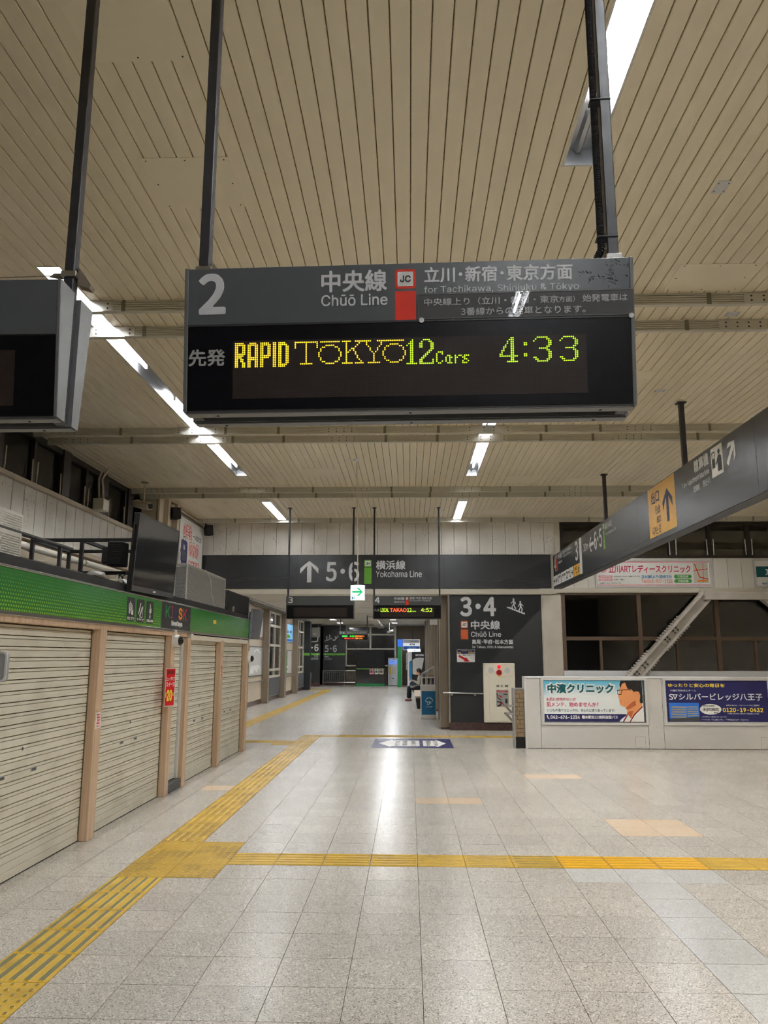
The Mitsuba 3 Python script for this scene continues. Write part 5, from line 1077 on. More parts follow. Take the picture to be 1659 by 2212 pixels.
sub(t, 'alarm_lamp', xf(hull(np.vstack([np.c_[disc(.372, 1.285, r, 20), np.full(20, z)] for r, z in ((.042, .006), (.036, .035), (.02, .055))])), Mh), 'red', light=glow((255, 20, 50), .8), smooth=40)
k = sub(t, 'alarm_button', xf(cat(poly([ring(.372, 1.15, .068, .045, 0, 360, 40)], .014, .006)), Mh), 'red'); sub(k, 'button_face', xf(poly([disc(.372, 1.15, .046, 28)], .008, .006), Mh), 'dark_red')
sub(t, 'label', xf(rect(.33, 1.04, .42, 1.056, .002, .006), Mh), 'gold_text')
# ------------------------------------------------------------------ blue floor sign with two arrows
t = thing('floor_sign', 'flat blue floor sticker with two opposite white arrows beside the far yellow strip', 'floor sign')
Mfl = frame((0, 0, .0003), (1, 0, 0), (0, 1, 0))
sub(t, 'sheet', xf(rect(-.73, 15.28, .835, 16.94, .0008), Mfl), 'navy'); P = lift(Mfl, .0009)
sub(t, 'arrow', xf(poly([[(-.62, 16.1), (-.36, 15.45), (-.36, 15.62), (.19, 15.62), (.19, 16.6), (-.36, 16.6), (-.36, 16.78)]], .0005), P), 'white'); sub(t, 'arrow', xf(poly([[(.72, 16.1), (.52, 15.45), (.52, 15.62), (.26, 15.62), (.26, 16.6), (.52, 16.6), (.52, 16.78)]], .0005), P), 'white')
sub(t, 'lettering', xf(cat(*[xf(tx(s, 0, 0, .85, b), frame((x, 15.68, 0), (0, 1, 0), (-1, 0, 0))) for s, x, b in (('のりかえ', -.2, .1), ('横浜線', -.05, .1), ('八高線', .12, .1), ('中央線', .42, .1), ('出口', .55, .08))]), lift(Mfl, .0015)), 'dark_grey')

# ------------------------------------------------------------------ the passage beyond the fascia
structure('corridor_ceiling', cat(box(-6.2, 1.4, YB + .3, 48.3, 3.5, 3.56)), 'corridor_ceiling')
for y in np.arange(22, 47, 3.8): sub('corridor_ceiling', 'joint', box(-5.6, 1.0, y, y + .02, 3.495, 3.501), 'mid_grey')
sub('corridor_ceiling', 'louver_band', cat(*[box(-5.45, -4.95, y, y + .03, 3.44, 3.5) for y in np.arange(19.5, 40, .3)], *[box(x, x + .02, 19.4, 40, 3.43, 3.5) for x in (-5.3, -5.13, -4.96)]), 'mid_grey')
sub('corridor_ceiling', 'duct_cover', cbox(-1.9, -1.5, 36, 46.9, 3.32, 3.5, .02), 'corridor_ceiling')
structure('wall_passage_left', cat(box(-5.75, -5.45, 19.3, 40.3, 0, 3.52), box(-6.3, -5.7, 40.3, 48.3, 0, 3.52)), 'beige_panel')
sub('wall_passage_left', 'baseboard', cbox(-5.46, -5.435, 19.3, 40.2, 0, .16, .004), 'granite')
for y in np.arange(19.35, 29, 1.2): sub('wall_passage_left', 'panel', cbox(-5.452, -5.44, y, y + 1.19, .165, .96, .003), 'beige_panel')
for y in (33.45, 34.9): sub('wall_passage_left', 'panel', cbox(-5.452, -5.44, y, y + 1.4, .165, .85, .003), 'beige_panel')
for y0, y1 in ((29.02, 29.32), (32.92, 33.38), (36.6, 36.95)):
    k = structure('column_2', cbox(-5.46, -5.21, y0, y1, 0, 3.5, .012), 'column_brown'); sub(k, 'edge_guard', cbox(-5.222, -5.204, y0 - .006, y0 + .03, 0, 3.5, .003), 'steel_rough')
for y0 in (19.4, 22.4, 25.4):
    k = structure('column_2', cbox(-5.46, -5.25, y0, y0 + .3, 0, 3.5, .012), 'column_brown')
def wall_poster(y0, y1, z0, z1, label, key='poster', glowing=None):
    t = thing(key, label, 'poster'); M = face_r(-5.44, y0, z0); w, h = y1 - y0, z1 - z0
    sub(t, 'frame', xf(cat(cbox(0, w, 0, .04, 0, .03, .002), cbox(0, w, h - .04, h, 0, .03, .002), cbox(0, .04, .04, h - .04, 0, .03, .002), cbox(w - .04, w, .04, h - .04, 0, .03, .002)), M), 'steel_rough')
    return t, M, w, h
t, M, w, h = wall_poster(26.5, 29.0, 1.0, 2.05, 'large pale grey poster on the passage wall before the first column')
sub(t, 'sheet', xf(rect(.03, .03, w - .03, h - .03, .006), M), 'light_grey'); sub(t, 'mountain_print', xf(cat(poly([[(.3, .1), (.9, .1), (1.0, .25), (1.5, .12), (2.0, .3), (2.1, .1), (2.3, .28), (1.9, .4), (.4, .35)]], .001), cs_mesh(stroke([(1.0, .85), (1.5, .93), (2.2, .8)], .05), .001)), lift(M, .006)), 'white')
t, M, w, h = wall_poster(25.6, 29.0, 2.3, 3.1, 'white advertising panel with a red lower edge above the pale grey poster', 'advertisement')
sub(t, 'sheet', xf(rect(.03, .03, w - .03, h - .03, .006), M), 'white'); sub(t, 'red_edge', xf(rect(.03, .03, w - .03, .07, .001), lift(M, .006)), 'dark_red')
t, M, w, h = wall_poster(34.2, 36.5, 2.29, 3.15, 'blue lit poster with dark lettering high between the second and third columns')
sub(t, 'sheet', xf(rect(.03, .03, w - .03, h - .03, .006), M), 'sky_blue', light=glow((120, 180, 235), .5)); P = lift(M, .0065); sub(t, 'lettering', xf(tx('朝の一杯', .3, .4, 1.9, .56, 'j', 3), P), 'navy'); sub(t, 'green_shape', xf(poly([np.stack([1.0 + .5 * np.cos(np.linspace(0, 6.28, 24)), .28 + .09 * np.sin(np.linspace(0, 6.28, 24))], 1)], .001), P), 'green_line'); sub(t, 'lower_stripe', xf(rect(.1, .06, 2.2, .16, .001), P), 'bright_blue')
t, M, w, h = wall_poster(34.3, 36.3, .9, 1.97, 'green and white timetable poster between the second and third columns')
sub(t, 'sheet', xf(rect(.03, .03, w - .03, h - .03, .006), M), 'light_grey'); sub(t, 'green_stripe', xf(rect(.05, .05, .7, h - .05, .001), lift(M, .006)), 'green_dark'); sub(t, 'white_stripe', xf(cat(rect(.05, .3, .9, .36, .001), rect(.05, .1, .9, .13, .001)), lift(M, .0072)), 'white')
t = thing('handrail', 'steel handrail along the passage wall under the pale grey poster', 'handrail')
sub(t, 'rail', tube([(-5.34, 22.9, .83), (-5.34, 26, .83), (-5.34, 29.0, .83)], .022, 10), 'steel', smooth=40)
for y in (23.5, 25.3, 27.9): sub(t, 'bracket', cyl((-5.34, y, .82), (-5.45, y, .76), .011, 8), 'steel')
t = thing('handrail', 'short steel handrail under the green timetable poster', 'handrail')
sub(t, 'rail', tube([(-5.34, 33.6, .83), (-5.34, 35, .83), (-5.34, 36.6, .83)], .022, 10), 'steel', smooth=40); sub(t, 'bracket', cyl((-5.34, 35, .82), (-5.45, 35, .76), .011, 8), 'steel')
for y0, y1 in ((30.0, 32.85), (37.4, 40.1)):      # silver windows between the columns, metal panels under them
    k = structure('window_4', cat(*[cbox(-5.45, -5.38, a - .05, a + .05, .86, 3.42, .006) for a in (y0 + .05, (y0 + y1) / 2, y1 - .05)], *[cbox(-5.45, -5.385, y0, y1, a - .05, a + .05, .006) for a in (.9, 1.17, 2.12, 2.88, 3.4)]), 'aluminium')
    for a, b in ((y0 + .1, (y0 + y1) / 2 - .05), ((y0 + y1) / 2 + .05, y1 - .1)):
        for c, d in ((.95, 1.12), (1.22, 2.07), (2.17, 2.83), (2.93, 3.35)): sub(k, 'pane', box(-5.44, -5.435, a, b, c, d), 'gloss_black')
    t = thing('metal_panel', f'dark brushed metal panel low on the wall under the {"nearer" if y0 < 33 else "farther"} silver passage window', 'panel', 'metal panels under the passage windows')
    sub(t, 'sheet', cbox(-5.44, -5.36, y0, y1 + .6 * (y0 < 33) - .65 * (y0 < 33), .2, .86, .006), 'dark_grey'); sub(t, 'top_edge', cbox(-5.445, -5.35, y0, y1, .855, .875, .004), 'steel_rough'); sub(t, 'lower_edge', cbox(-5.445, -5.35, y0, y1, .17, .2, .004), 'steel_rough')
structure('pillar_1', cbox(-5.5, -5.1, 40.25, 40.8, 0, 3.5, .01), 'sign_black'); sub('pillar_1', 'green_band', box(-5.5, -5.099, 40.245, 40.27, 1.72, 1.85), 'green_line')
structure('wall_platform_far', cat(box(-5.72, -5.1, 44.9, 45.1, .22, 3.5), box(-5.12, -3.8, 46.7, 46.9, .16, 3.5)), 'sign_black')
sub('wall_platform_far', 'green_band', cat(box(-5.7, -5.1, 44.893, 44.9, 1.745, 1.86), box(-5.1, -3.82, 46.693, 46.7, 1.745, 1.86)), 'green_line')
sub('wall_platform_far', 'baseboard', cat(box(-5.7, -5.1, 44.88, 45.1, 0, .22), box(-5.1, -3.8, 46.68, 46.9, 0, .16)), 'granite')
sub('wall_platform_far', 'mountain_line', xf(cat(waves(-5.1, -3.85, .72, 6, 5), waves(-5.1, -3.85, .66, 5, 8)), front(0, 46.69, 0)), 'mid_grey')
t = thing('platform_lettering', 'white 5 and 6 numbers with stairs symbols on the far dark wall', 'wall sign')
Mq = front(0, 46.692, 0); sub(t, 'platform_number', xf(tx('5･6', -5.04, 1.925, -4.31, 2.335, 'j', 3, .004), Mq), 'silver_white')
sub(t, 'stairs_symbol', xf(cat(cs_mesh(stroke([(-5.02, 2.58), (-4.92, 2.6), (-4.62, 2.74)], .05), .003), walker(-4.92, 2.64, .24), walker(-4.75, 2.72, .24), cs_mesh(stroke([(-4.55, 2.64), (-4.45, 2.62), (-4.28, 2.82), (-4.24, 2.86)], .06) + stroke([(-4.42, 2.86), (-4.4, 2.74), (-4.3, 2.8)], .04), .003)), Mq), 'silver_white')
sub(t, 'lettering', xf(cat(rect(-5.04, 1.76, -4.95, 1.84, .003), tx('横浜線', -5.05, 1.63, -4.79, 1.7, 'j', 3), tx('Yokohama Line', -5.05, 1.57, -4.66, 1.6, 'i', 2), tx('橋本･町田･東神奈川方面', -5.05, 1.49, -4.6, 1.54, 'j', 2)), Mq), 'silver_white')
t = thing('platform_lettering', 'partly hidden white 6 on the narrow dark wall behind the pillar', 'wall sign')
Mq = front(0, 44.892, 0); sub(t, 'platform_number', xf(tx('･6', -5.62, 1.96, -5.19, 2.37, 'j', 3, .004), Mq), 'silver_white'); sub(t, 'lettering', xf(cat(rect(-5.29, 1.76, -5.2, 1.84, .003), tx('横浜線', -5.44, 1.67, -5.2, 1.73, 'j', 3), tx('Yokohama', -5.58, 1.6, -5.2, 1.63, 'i', 2), tx('東神奈川方面', -5.64, 1.5, -5.2, 1.56, 'j', 2)), Mq), 'silver_white')
t = thing('railing', 'low steel railing with upright bars before the far dark wall', 'railing')
for z in (.86, .19): sub(t, 'rail', tube([(-5.1, 46.45, z), (-4, 46.45, z), (-3.15, 46.45, z)], .028, 8), 'steel')
for x in np.arange(-5.05, -3.15, .115): sub(t, 'bar', cyl((x, 46.45, .19), (x, 46.45, .86), .012, 6), 'steel_rough')
for x in (-5.08, -3.82, -3.17): sub(t, 'post', cyl((x, 46.45, 0), (x, 46.45, .88), .03, 8), 'steel')
t = thing('stair_handrail', 'bent steel handrail standing at the top of the far stairs by the pillar', 'handrail')
sub(t, 'rail', cat(tube([(-5.15, 41.3, 0), (-5.15, 41.3, .8), (-5.18, 41.3, .87), (-5.5, 41.3, .87)], .024, 8), tube([(-5.15, 41.3, .55), (-5.5, 41.3, .55)], .02, 8)), 'steel')
t = thing('conduit_box', 'pale electrical box and bent conduit high beside the far pillar', 'box')
sub(t, 'box', cbox(-5.56, -5.1, 44.5, 44.8, 2.75, 3.3, .02), 'mid_grey'); sub(t, 'conduit', tube([(-5.2, 44.6, 3.49), (-5.2, 44.6, 2.7), (-5.22, 44.6, 2.55), (-5.3, 44.6, 2.5), (-5.6, 44.6, 2.5)], .03, 8), 'light_grey'); sub(t, 'camera', cbox(-5.42, -5.3, 44.2, 44.5, 2.85, 2.97, .02), 'light_grey')
# far end: windows, shuttered stall, machines
structure('wall_passage_end', cat(box(-3.85, -.8, 47.3, 47.4, 0, 1.1), box(-3.85, 1.4, 47.3, 47.4, 3.45, 3.52), box(-.8, 1.4, 47.3, 47.4, 0, 3.5)), 'column_dark')
sub('wall_passage_end', 'joint', box(.18, .2, 47.29, 47.3, 0, 3.45), 'black')
structure('window_5', cat(*[cbox(a - .06, a + .06, 46.95, 47.1, 1.1, 3.5, .008) for a in (-3.78, -2.33, -.84)], *[cbox(-3.8, -.8, 46.96, 47.08, z - .05, z + .05, .008) for z in (1.14, 2.12, 2.96, 3.45)]), 'aluminium')
for a, b in ((-3.72, -2.4), (-2.27, -.9)):
    for c, d in ((1.2, 2.06), (2.18, 2.9), (3.02, 3.4)): sub('window_5', 'pane', box(a, b, 47.02, 47.03, c, d), 'gloss_black')
t = thing('closed_stall', 'black closed stall with green stripes and three small posters at the passage end', 'stall')
sub(t, 'body', cbox(-3.11, -1.44, 45.9, 46.8, .13, 2.05, .01), 'gloss_black'); sub(t, 'base', cbox(-3.1, -1.44, 45.88, 46.8, 0, .14, .008), 'green_dark'); sub(t, 'stripe', cbox(-3.09, -1.45, 45.888, 45.902, .955, .995, .002), 'green_line'); sub(t, 'screen', box(-2.98, -1.58, 45.893, 45.901, 1.08, 1.98), 'rubber')
for x0, x1, m in ((-2.32, -2.085, 'pink'), (-2.025, -1.8, 'trim_cream'), (-1.75, -1.505, 'beige_panel')):
    k = sub(t, 'poster', box(x0, x1, 45.886, 45.89, .67, .99), m); sub(k, 'print', xf(cat(rect(x0 + .04, .75, x1 - .05, .87, .001), rect(x0 + .05, .9, x1 - .08, .95, .001)), front(0, 45.886, 0)), 'dark_grey')
t = thing('vending_machine', 'slim silver vending machine with a blue lit top at the passage end', 'vending machine')
sub(t, 'body', cbox(-1.27, -.7, 46.5, 46.95, .02, 1.6, .015), 'silver_white'); Mv = front(-1.27, 46.5, 0)
sub(t, 'lit_top', xf(rect(.05, 1.22, .53, 1.5, .004), Mv), 'bright_blue', light=glow((110, 140, 220), .7)); sub(t, 'print', xf(cs_mesh(stroke([(.2, 1.3), (.28, 1.44), (.36, 1.3), (.4, 1.42)], .03), .001), lift(Mv, .005)), 'white')
for i in range(3): sub(t, 'product_card', xf(rect(.07 + .15 * i, .66, .19 + .15 * i, 1.06, .004), Mv), ('gold_text', 'light_grey', 'trim_cream')[i])
sub(t, 'coin_slot', xf(rect(.24, .38, .36, .43, .004), Mv), 'dark_grey')
t = thing('green_column', 'square green column with a bright blue top at the passage end', 'column')
sub(t, 'shaft', cbox(-.67, -.435, 44.6, 45.0, 0, 2.22, .008), 'green_dark'); sub(t, 'blue_head', cbox(-.68, -.39, 44.58, 45.0, 2.22, 2.64, .006), 'bright_blue', light=glow((40, 100, 230), .5)); sub(t, 'left_edge', cbox(-.435, -.41, 44.6, 44.75, 0, 2.2, .002), 'beige_panel')
t = thing('bank_sign', 'blue and white cash machine sign beyond the green column', 'sign')
Mv = front(-.375, 45.5, 2.05); sub(t, 'box', xf(cbox(0, .98, 0, .61, -.2, 0, .008), Mv), 'white', light=glow((225, 232, 240), .5)); P = lift(Mv, .001)
sub(t, 'grey_band', xf(rect(.02, .4, .96, .59, .001), P), 'light_grey'); sub(t, 'blue_band', xf(rect(.02, .02, .96, .22, .001), P), 'bright_blue'); sub(t, 'lettering', xf(cat(tx('VIEW ALTTE', .4, .46, .86, .52, 'i', 2), tx('ATM', .38, .26, .68, .37, 'i', 4)), lift(Mv, .0022)), 'black'); sub(t, 'white_lettering', xf(tx('ビューカード', .35, .07, .75, .17, 'j', 3), lift(Mv, .0022)), 'white')
sub(t, 'stand', cbox(-.1, .3, 45.55, 45.68, 0, 2.06, .01), 'mid_grey')
t = thing('guide_sheet', 'tall white guide sheet with green and navy blocks on the far passage wall', 'poster')
Mv = front(-.2, 46.6, .9); sub(t, 'sheet', xf(cbox(0, .34, 0, 1.0, -.02, 0, .002), Mv), 'white'); sub(t, 'navy_block', xf(cat(rect(.05, .75, .3, .85, .002), rect(.05, .3, .3, .42, .002)), Mv), 'navy'); sub(t, 'green_block', xf(cat(rect(.05, .48, .3, .68, .002), rect(.05, .08, .3, .2, .002)), Mv), 'green_dark'); sub(t, 'support', cbox(-.1, 0, 46.62, 47.3, 1.2, 1.3, .004), 'mid_grey')
t = thing('drink_machine', 'tall black drink vending machine seen from its side behind the seated person', 'vending machine')
sub(t, 'body', cbox(.14, .905, 44.0, 44.9, 0, 1.94, .02), 'black'); sub(t, 'front_panel', cbox(-.12, .14, 44.0, 44.9, 0, 1.95, .02), 'silver_white'); Mv = front(0, 44.0, 0)
sub(t, 'lit_header', xf(cbox(-.12, .62, 1.95, 2.1, -.5, 0, .02), Mv), 'white', light=glow((235, 250, 255), 1.1)); sub(t, 'header_lettering', xf(tx('つめた〜い', .17, 1.99, .56, 2.06, 'j', 3), lift(Mv, .001)), 'blue')
sub(t, 'blue_wave', xf(poly([[(-.015, .37), (.14, .37), (.14, 1.49), (.06, 1.45), (-.015, 1.38)]], .003), Mv), 'blue'); sub(t, 'white_wave', xf(poly([[(.165, .74), (.3, .69), (.5, .72), (.66, .9), (.73, 1.2), (.81, 1.61), (.6, 1.63), (.35, 1.6), (.165, 1.5)]], .003), Mv), 'light_grey')
sub(t, 'lettering', xf(tx('ecure', .33, 1.7, .8, 1.81, 'i', 4), lift(Mv, .001)), 'silver_white')
# right side of the passage: a rank of brown columns
structure('wall_passage_right', box(.955, 1.35, YB + .02, 47.4, 0, 3.52), 'column_dark')
for y0, x0 in ((19.19, .725), (22.1, .8), (25.3, .8), (29.2, .8), (32.9, .8), (36.8, .8), (40.6, .8)):
    k = structure('column_3', cbox(x0, .97, y0, y0 + .32, 0, 3.5, .012), 'column_brown'); sub(k, 'edge_guard', cbox(x0 - .006, x0 + .016, y0 - .006, y0 + .02, 0, 3.5, .003), 'steel_rough'); sub(k, 'plinth', cbox(x0 - .004, .97, y0 - .004, y0 + .32, 0, .05, .003), 'granite')
for y0 in (22.6, 25.8, 29.7): sub('wall_passage_right', 'service_box', cbox(.86, .96, y0 + 1.2, y0 + 1.6, 2.3, 2.9, .01), 'mid_grey')
t = thing('hanging_notice', 'small white notice hanging by the near passage columns above the umbrella stand', 'sign')
sub(t, 'sheet', cbox(.60, .86, 23.2, 23.23, 2.62, 2.86, .002), 'white'); sub(t, 'hanger', cat(cyl((.63, 23.21, 2.86), (.63, 23.21, 3.498), .006, 6), cyl((.83, 23.21, 2.86), (.83, 23.21, 3.498), .006, 6)), 'steel_rough')
t = thing('cctv_camera', 'pale box camera hanging from the passage ceiling near the far windows', 'camera')
sub(t, 'stem', cyl((-1.1, 43, 3.1), (-1.1, 43, 3.499), .015, 8), 'mid_grey'); sub(t, 'housing', xf(cbox(-.18, .18, -.06, .06, -.08, .08, .02), frame((-1.05, 43, 3.03), (.94, 0, .34), (-.34, 0, .94))), 'light_grey')
for i, y in enumerate((22.5, 26.6, 30.7, 34.9, 39.0, 42.9)):
    for x, side in ((-3.8, 'left-side'), (-.81, 'right-side')):
        t = thing('passage_lamp', f'white flush lamp in the passage ceiling, number {"one two three four five six".split()[i]} from the fascia in the row over the {"windows" if x < -2 else "columns"}', 'ceiling lamp', 'flush lamps of the passage')
        labels[t]['label'] = f'white flush passage lamp, {"first second third fourth fifth sixth".split()[i]} from the fascia over the {"window" if x < -2 else "column"} side'
        sub(t, 'rim', cbox(x - .15, x + .15, y - .4, y + .4, 3.485, 3.502, .004), 'white'); sub(t, 'diffuser', cbox(x - .125, x + .125, y - .37, y + .37, 3.478, 3.487, .003), 'white', light=emit((250, 252, 255), DOWNLIGHT))
# umbrella rental stand
t = thing('umbrella_stand', 'white rental umbrella stand with a blue front and umbrella mark by the passage columns', 'umbrella stand')
x0, x1, y0, y1 = .305, .725, 22.17, 22.62
sub(t, 'box', cbox(x0, x1, y0, y1, 0, .925, .008), 'white'); Mv = front(0, y0, 0)
fp_ = sub(t, 'front_panel', xf(rect(.33, .117, .715, .756, .004), Mv), 'blue'); P = lift(Mv, .004)
sub(fp_, 'umbrella_mark', xf(cs_mesh(stroke([(.543 + .1 * math.cos(a), .475 + .1 * math.sin(a)) for a in np.linspace(.05, math.pi, 14)] + [(.49, .455), (.543, .475)], .018) + stroke([(.543, .475), (.543, .42), (.535, .395), (.515, .385), (.497, .395), (.49, .415)], .018) + stroke([(.543, .45), (.575, .465), (.6, .45), (.59, .425), (.565, .425)], .016), .002), P), 'white'); sub(fp_, 'lettering', xf(tx('アイカサ', .455, .305, .63, .35, 'j', 3), P), 'white')
for x in (x0 + .03, x1 - .05):
    for y, zt in ((y0 + .03, 1.22 if x < .5 else 1.44), (y1 - .05, 1.22 if x < .5 else 1.44)): sub(t, 'upright', cbox(x, x + .022, y, y + .022, .925, zt, .002), 'white')
for y in (y0 + .03, y1 - .05):
    sub(t, 'rail', cbox(x0 + .03, x1 - .028, y, y + .022, 1.11, 1.135, .002), 'white'); sub(t, 'sloped_bar', hull([[x, yy, z] for yy in (y, y + .022) for x, z in ((x0 + .03, 1.2), (x0 + .03, 1.23), (x1 - .03, 1.42), (x1 - .03, 1.45))]), 'white')
sub(t, 'sloped_board', hull([[x, yy, z] for yy in (y0 + .06, y1 - .06) for x, z in ((x0 + .06, 1.15), (x0 + .06, 1.17), (x1 - .04, 1.40), (x1 - .04, 1.38))]), 'dark_grey')
for i, x in enumerate((.40, .47, .54, .61, .66)):
    u = thing('umbrella', ('dark folded umbrella', 'pale folded umbrella', 'black folded umbrella', 'grey folded umbrella', 'navy folded umbrella')[i] + ' standing in the rental stand', 'umbrella', 'rental umbrellas')
    yy = y0 + .12 + .05 * i; sub(u, 'canopy', cyl((x, yy, .926), (x, yy, 1.1), .018, 8, .026), ('rubber', 'light_grey', 'black', 'mid_grey', 'navy')[i]); sub(u, 'handle', tube([(x, yy, 1.1), (x, yy, 1.16), (x + .012, yy, 1.185), (x + .026, yy, 1.17)], .007, 6), 'black')
# bench
t = thing('bench', 'tan bench with a row of black legs along the passage columns', 'bench')
sub(t, 'seat', cbox(.17, .72, 26.3, 32.2, .37, .42, .015), 'beige_panel'); sub(t, 'apron', cbox(.2, .7, 26.4, 32.1, .33, .37, .006), 'column_brown')
for y in np.arange(26.4, 32.2, .72):
    sub(t, 'leg', hull([[x, yy, z] for yy in (y, y + .07) for x, z in ((.26, .33), (.62, .33), (.24, .02), (.64, .02), (.24, 0), (.64, 0))]), 'black')
# ------------------------------------------------------------------ the person on the bench
def caps(bones, rad, edge=.02):
    m = m3.Manifold()
    for a, b in bones:
        pa, pb = J[a], J[b]; ra, rb = rad[a], rad[b]; s = np.array(trimesh.creation.icosphere(1).vertices)
        m = m + m3.Manifold.hull_points(np.vstack([s * ra + pa, s * rb + pb]))
    v, f = _man(m.refine_to_length(edge)); tm = trimesh.Trimesh(v, f); trimesh.smoothing.filter_taubin(tm, iterations=8)
    return np.array(tm.vertices), np.array(tm.faces)
PY = 31.0
J = {k: np.array([x, PY + y, z]) for k, (x, y, z) in dict(pelvis=(.42, 0, .49), belly=(.435, 0, .62), chest=(.42, 0, .80), neck0=(.40, 0, .92), neck1=(.375, 0, .99), skull=(.345, 0, 1.115), jaw=(.305, 0, 1.04),
     sl=(.42, -.155, .88), el=(.37, -.2, .66), wl=(.155, -.06, .755), sr=(.42, .155, .88), er=(.37, .2, .66), wr=(.155, .07, .755), hl=(.4, -.09, .49), kl=(-.02, -.09, .50), al=(-.02, -.085, .09), hr=(.4, .09, .49), kr=(-.0, .1, .50), ar=(.0, .09, .09),
     tl=(-.15, -.085, .035), tr=(-.13, .1, .035), heel_l=(.02, -.085, .04), heel_r=(.04, .09, .04), palm_l=(.085, -.035, .785), palm_r=(.085, .045, .785)).items()}
t = thing('person', 'seated person with short dark hair, grey coat and white mask looking at a phone', 'person')
R = dict(pelvis=.11, belly=.1, chest=.11, neck0=.055, neck1=.048, skull=.088, jaw=.058, sl=.055, el=.036, wl=.024, sr=.055, er=.036, wr=.024, hl=.08, kl=.052, al=.035, hr=.08, kr=.052, ar=.035, tl=.022, tr=.022, heel_l=.03, heel_r=.03, palm_l=.027, palm_r=.027)
bones = [('pelvis', 'belly'), ('belly', 'chest'), ('chest', 'neck0'), ('neck0', 'neck1'), ('neck1', 'skull'), ('skull', 'jaw'), ('chest', 'sl'), ('chest', 'sr'), ('sl', 'el'), ('el', 'wl'), ('sr', 'er'), ('er', 'wr'), ('pelvis', 'hl'), ('pelvis', 'hr'), ('hl', 'kl'), ('kl', 'al'), ('hr', 'kr'), ('kr', 'ar'), ('al', 'heel_l'), ('heel_l', 'tl'), ('ar', 'heel_r'), ('heel_r', 'tr'), ('wl', 'palm_l'), ('wr', 'palm_r')]
for s, c in (('l', -1), ('r', 1)):
    for i in range(5):
        b = J['palm_' + s]; d = np.array([-.028 if i < 4 else -.005, (-.024 + .016 * i) if i < 4 else -c * .03, .012 if i < 4 else .012]); L = (1.0, 1.15, 1.08, .85, .7)[i]
        J[f'f{s}{i}a'] = b + d; J[f'f{s}{i}b'] = b + d + np.array([-.026 * L, -c * .008, .018 * L]); J[f'f{s}{i}c'] = J[f'f{s}{i}b'] + np.array([-.002, -c * .02 * L, .016 * L])
        R[f'f{s}{i}a'] = R[f'f{s}{i}b'] = .0085; R[f'f{s}{i}c'] = .0075
        bones += [(f'palm_{s}', f'f{s}{i}a'), (f'f{s}{i}a', f'f{s}{i}b'), (f'f{s}{i}b', f'f{s}{i}c')]
J['nose'] = np.array([.257, PY, 1.095]); R['nose'] = .012; J['nose0'] = np.array([.28, PY, 1.13]); R['nose0'] = .012; bones.append(('nose0', 'nose'))
for c in (-1, 1):
    J[f'ear{c}'] = np.array([.36, PY + c * .088, 1.1]); R[f'ear{c}'] = .02; J[f'ear{c}b'] = np.array([.355, PY + c * .084, 1.07]); R[f'ear{c}b'] = .013; bones.append((f'ear{c}', f'ear{c}b'))
sub(t, 'body', caps(bones, R, .012), 'skin', smooth=True)
R2 = {k: v + .012 for k, v in R.items()}; R2.update(pelvis=.135, belly=.13, chest=.135, sl=.075, sr=.075, el=.058, er=.058, wl=.042, wr=.042, neck0=.07)
J.update(tail_l=np.array([.36, PY - .14, .3]), tail_r=np.array([.3, PY + .12, .24]), lap_l=np.array([.08, PY - .1, .52]), lap_r=np.array([.08, PY + .1, .52])); R2.update(tail_l=.05, tail_r=.05, lap_l=.075, lap_r=.075)
sub(t, 'coat', caps([('pelvis', 'belly'), ('belly', 'chest'), ('chest', 'neck0'), ('chest', 'sl'), ('chest', 'sr'), ('sl', 'el'), ('el', 'wl'), ('sr', 'er'), ('er', 'wr'), ('pelvis', 'lap_l'), ('pelvis', 'lap_r'), ('pelvis', 'tail_l'), ('lap_r', 'tail_r'), ('pelvis', 'tail_r')], R2, .02), 'coat_cloth', smooth=True)
J.update(hem_l=np.array([-.035, PY - .085, .17]), hem_r=np.array([-.01, PY + .09, .17])); R2.update(kl=.075, kr=.075, hl=.09, hr=.09, hem_l=.08, hem_r=.08)
sub(t, 'trousers', caps([('hl', 'kl'), ('kl', 'hem_l'), ('hr', 'kr'), ('kr', 'hem_r')], R2, .02), 'dark_cloth', smooth=True)
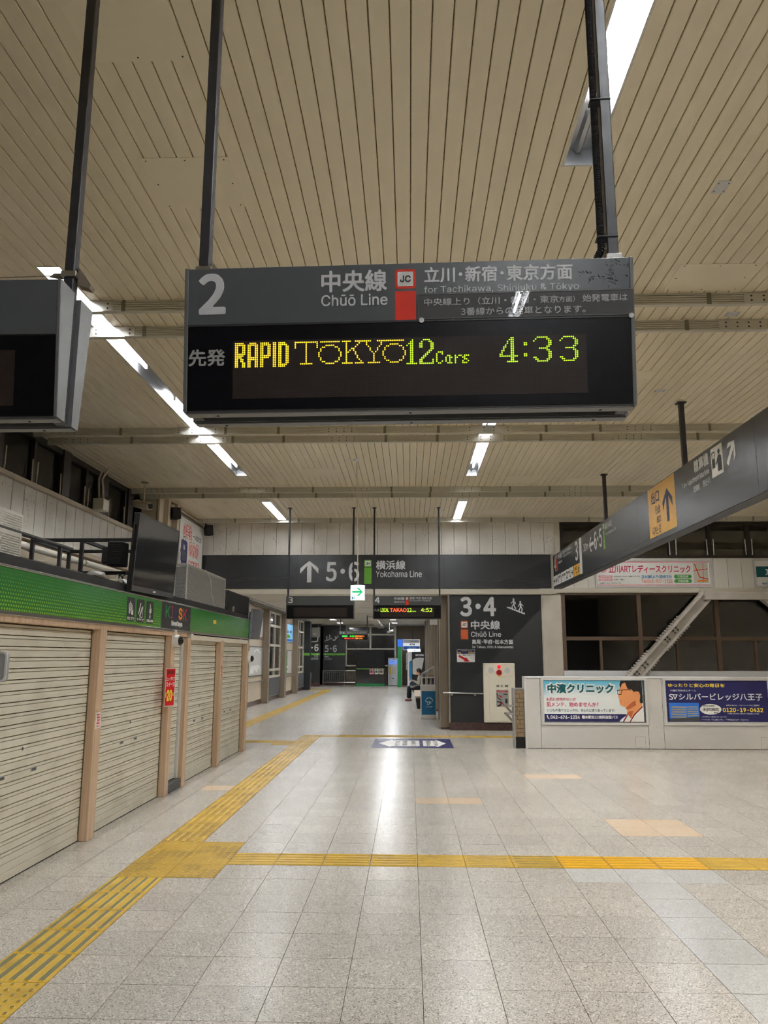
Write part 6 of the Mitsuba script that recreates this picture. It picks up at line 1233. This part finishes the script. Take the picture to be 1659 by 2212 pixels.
for s in 'lr':
    R3 = dict(R2, **{f'heel_{s}': .041, f't{s}': .036}); J[f'toe_{s}'] = J[f't{s}'] + [.0, 0, .0]; R3[f'toe_{s}'] = .034
    v, f = caps([(f'heel_{s}', f't{s}')], R3, .012); v = v.copy(); v[:, 2] = np.maximum(v[:, 2], .002); sub(t, 'shoe', (v, f), 'shoe', smooth=True)
s_ = trimesh.creation.icosphere(3); hv_ = np.array(s_.vertices) * [.108, .098, .1] + [.36, PY, 1.14]; bump = mikit.meshkit.noise(hv_ * 40)[:, None]; hv_ = hv_ + (hv_ - [.36, PY, 1.14]) * (bump - .4) * .16
keep = (hv_[:, 0] > .285) | (hv_[:, 2] > 1.165); hv_[~keep] = hv_[~keep] * .55 + np.array([.36, PY, 1.13]) * .45; low = hv_[:, 2] < 1.06; hv_[low, 2] = 1.06 + (hv_[low, 2] - 1.06) * .3
sub(t, 'hair', (hv_, np.array(s_.faces)), 'hair', smooth=True)
sub(t, 'mask', hull([[x, PY + y, z] for y, x in ((-.062, .33), (-.03, .262), (0, .243), (.03, .262), (.062, .33)) for z in (1.01, 1.085)]), 'mask_white')
for c in (-1, 1): sub(t, 'eye', cyl((.272, PY + c * .032, 1.118), (.262, PY + c * .03, 1.118), .009, 8), 'black')
t = thing('phone', 'phone held up in the seated person\'s hands', 'phone')
sub(t, 'body', xf(cbox(-.036, .036, -.07, .07, -.004, .004, .002), frame((.035, PY + .005, .84), (0, 1, 0), (-.35, 0, .94))), 'silver_white'); sub(t, 'screen', xf(rect(-.032, -.064, .032, .064, .001, .004), frame((.035, PY + .005, .84), (0, 1, 0), (-.35, 0, .94))), 'gloss_black')
t = thing('handbag', 'dark blue handbag lying on the seated person\'s lap', 'bag')
sub(t, 'body', hull([[x, PY + y, z] for y in (-.13, .13) for x, z in ((.0, .62), (.02, .59), (.17, .6), (.19, .63), (.15, .73), (.05, .73), (.01, .68))]), 'leather_blue'); sub(t, 'strap', tube([(.05, PY - .08, .72), (.08, PY - .1, .76), (.13, PY - .08, .72)], .008, 6), 'leather_blue')
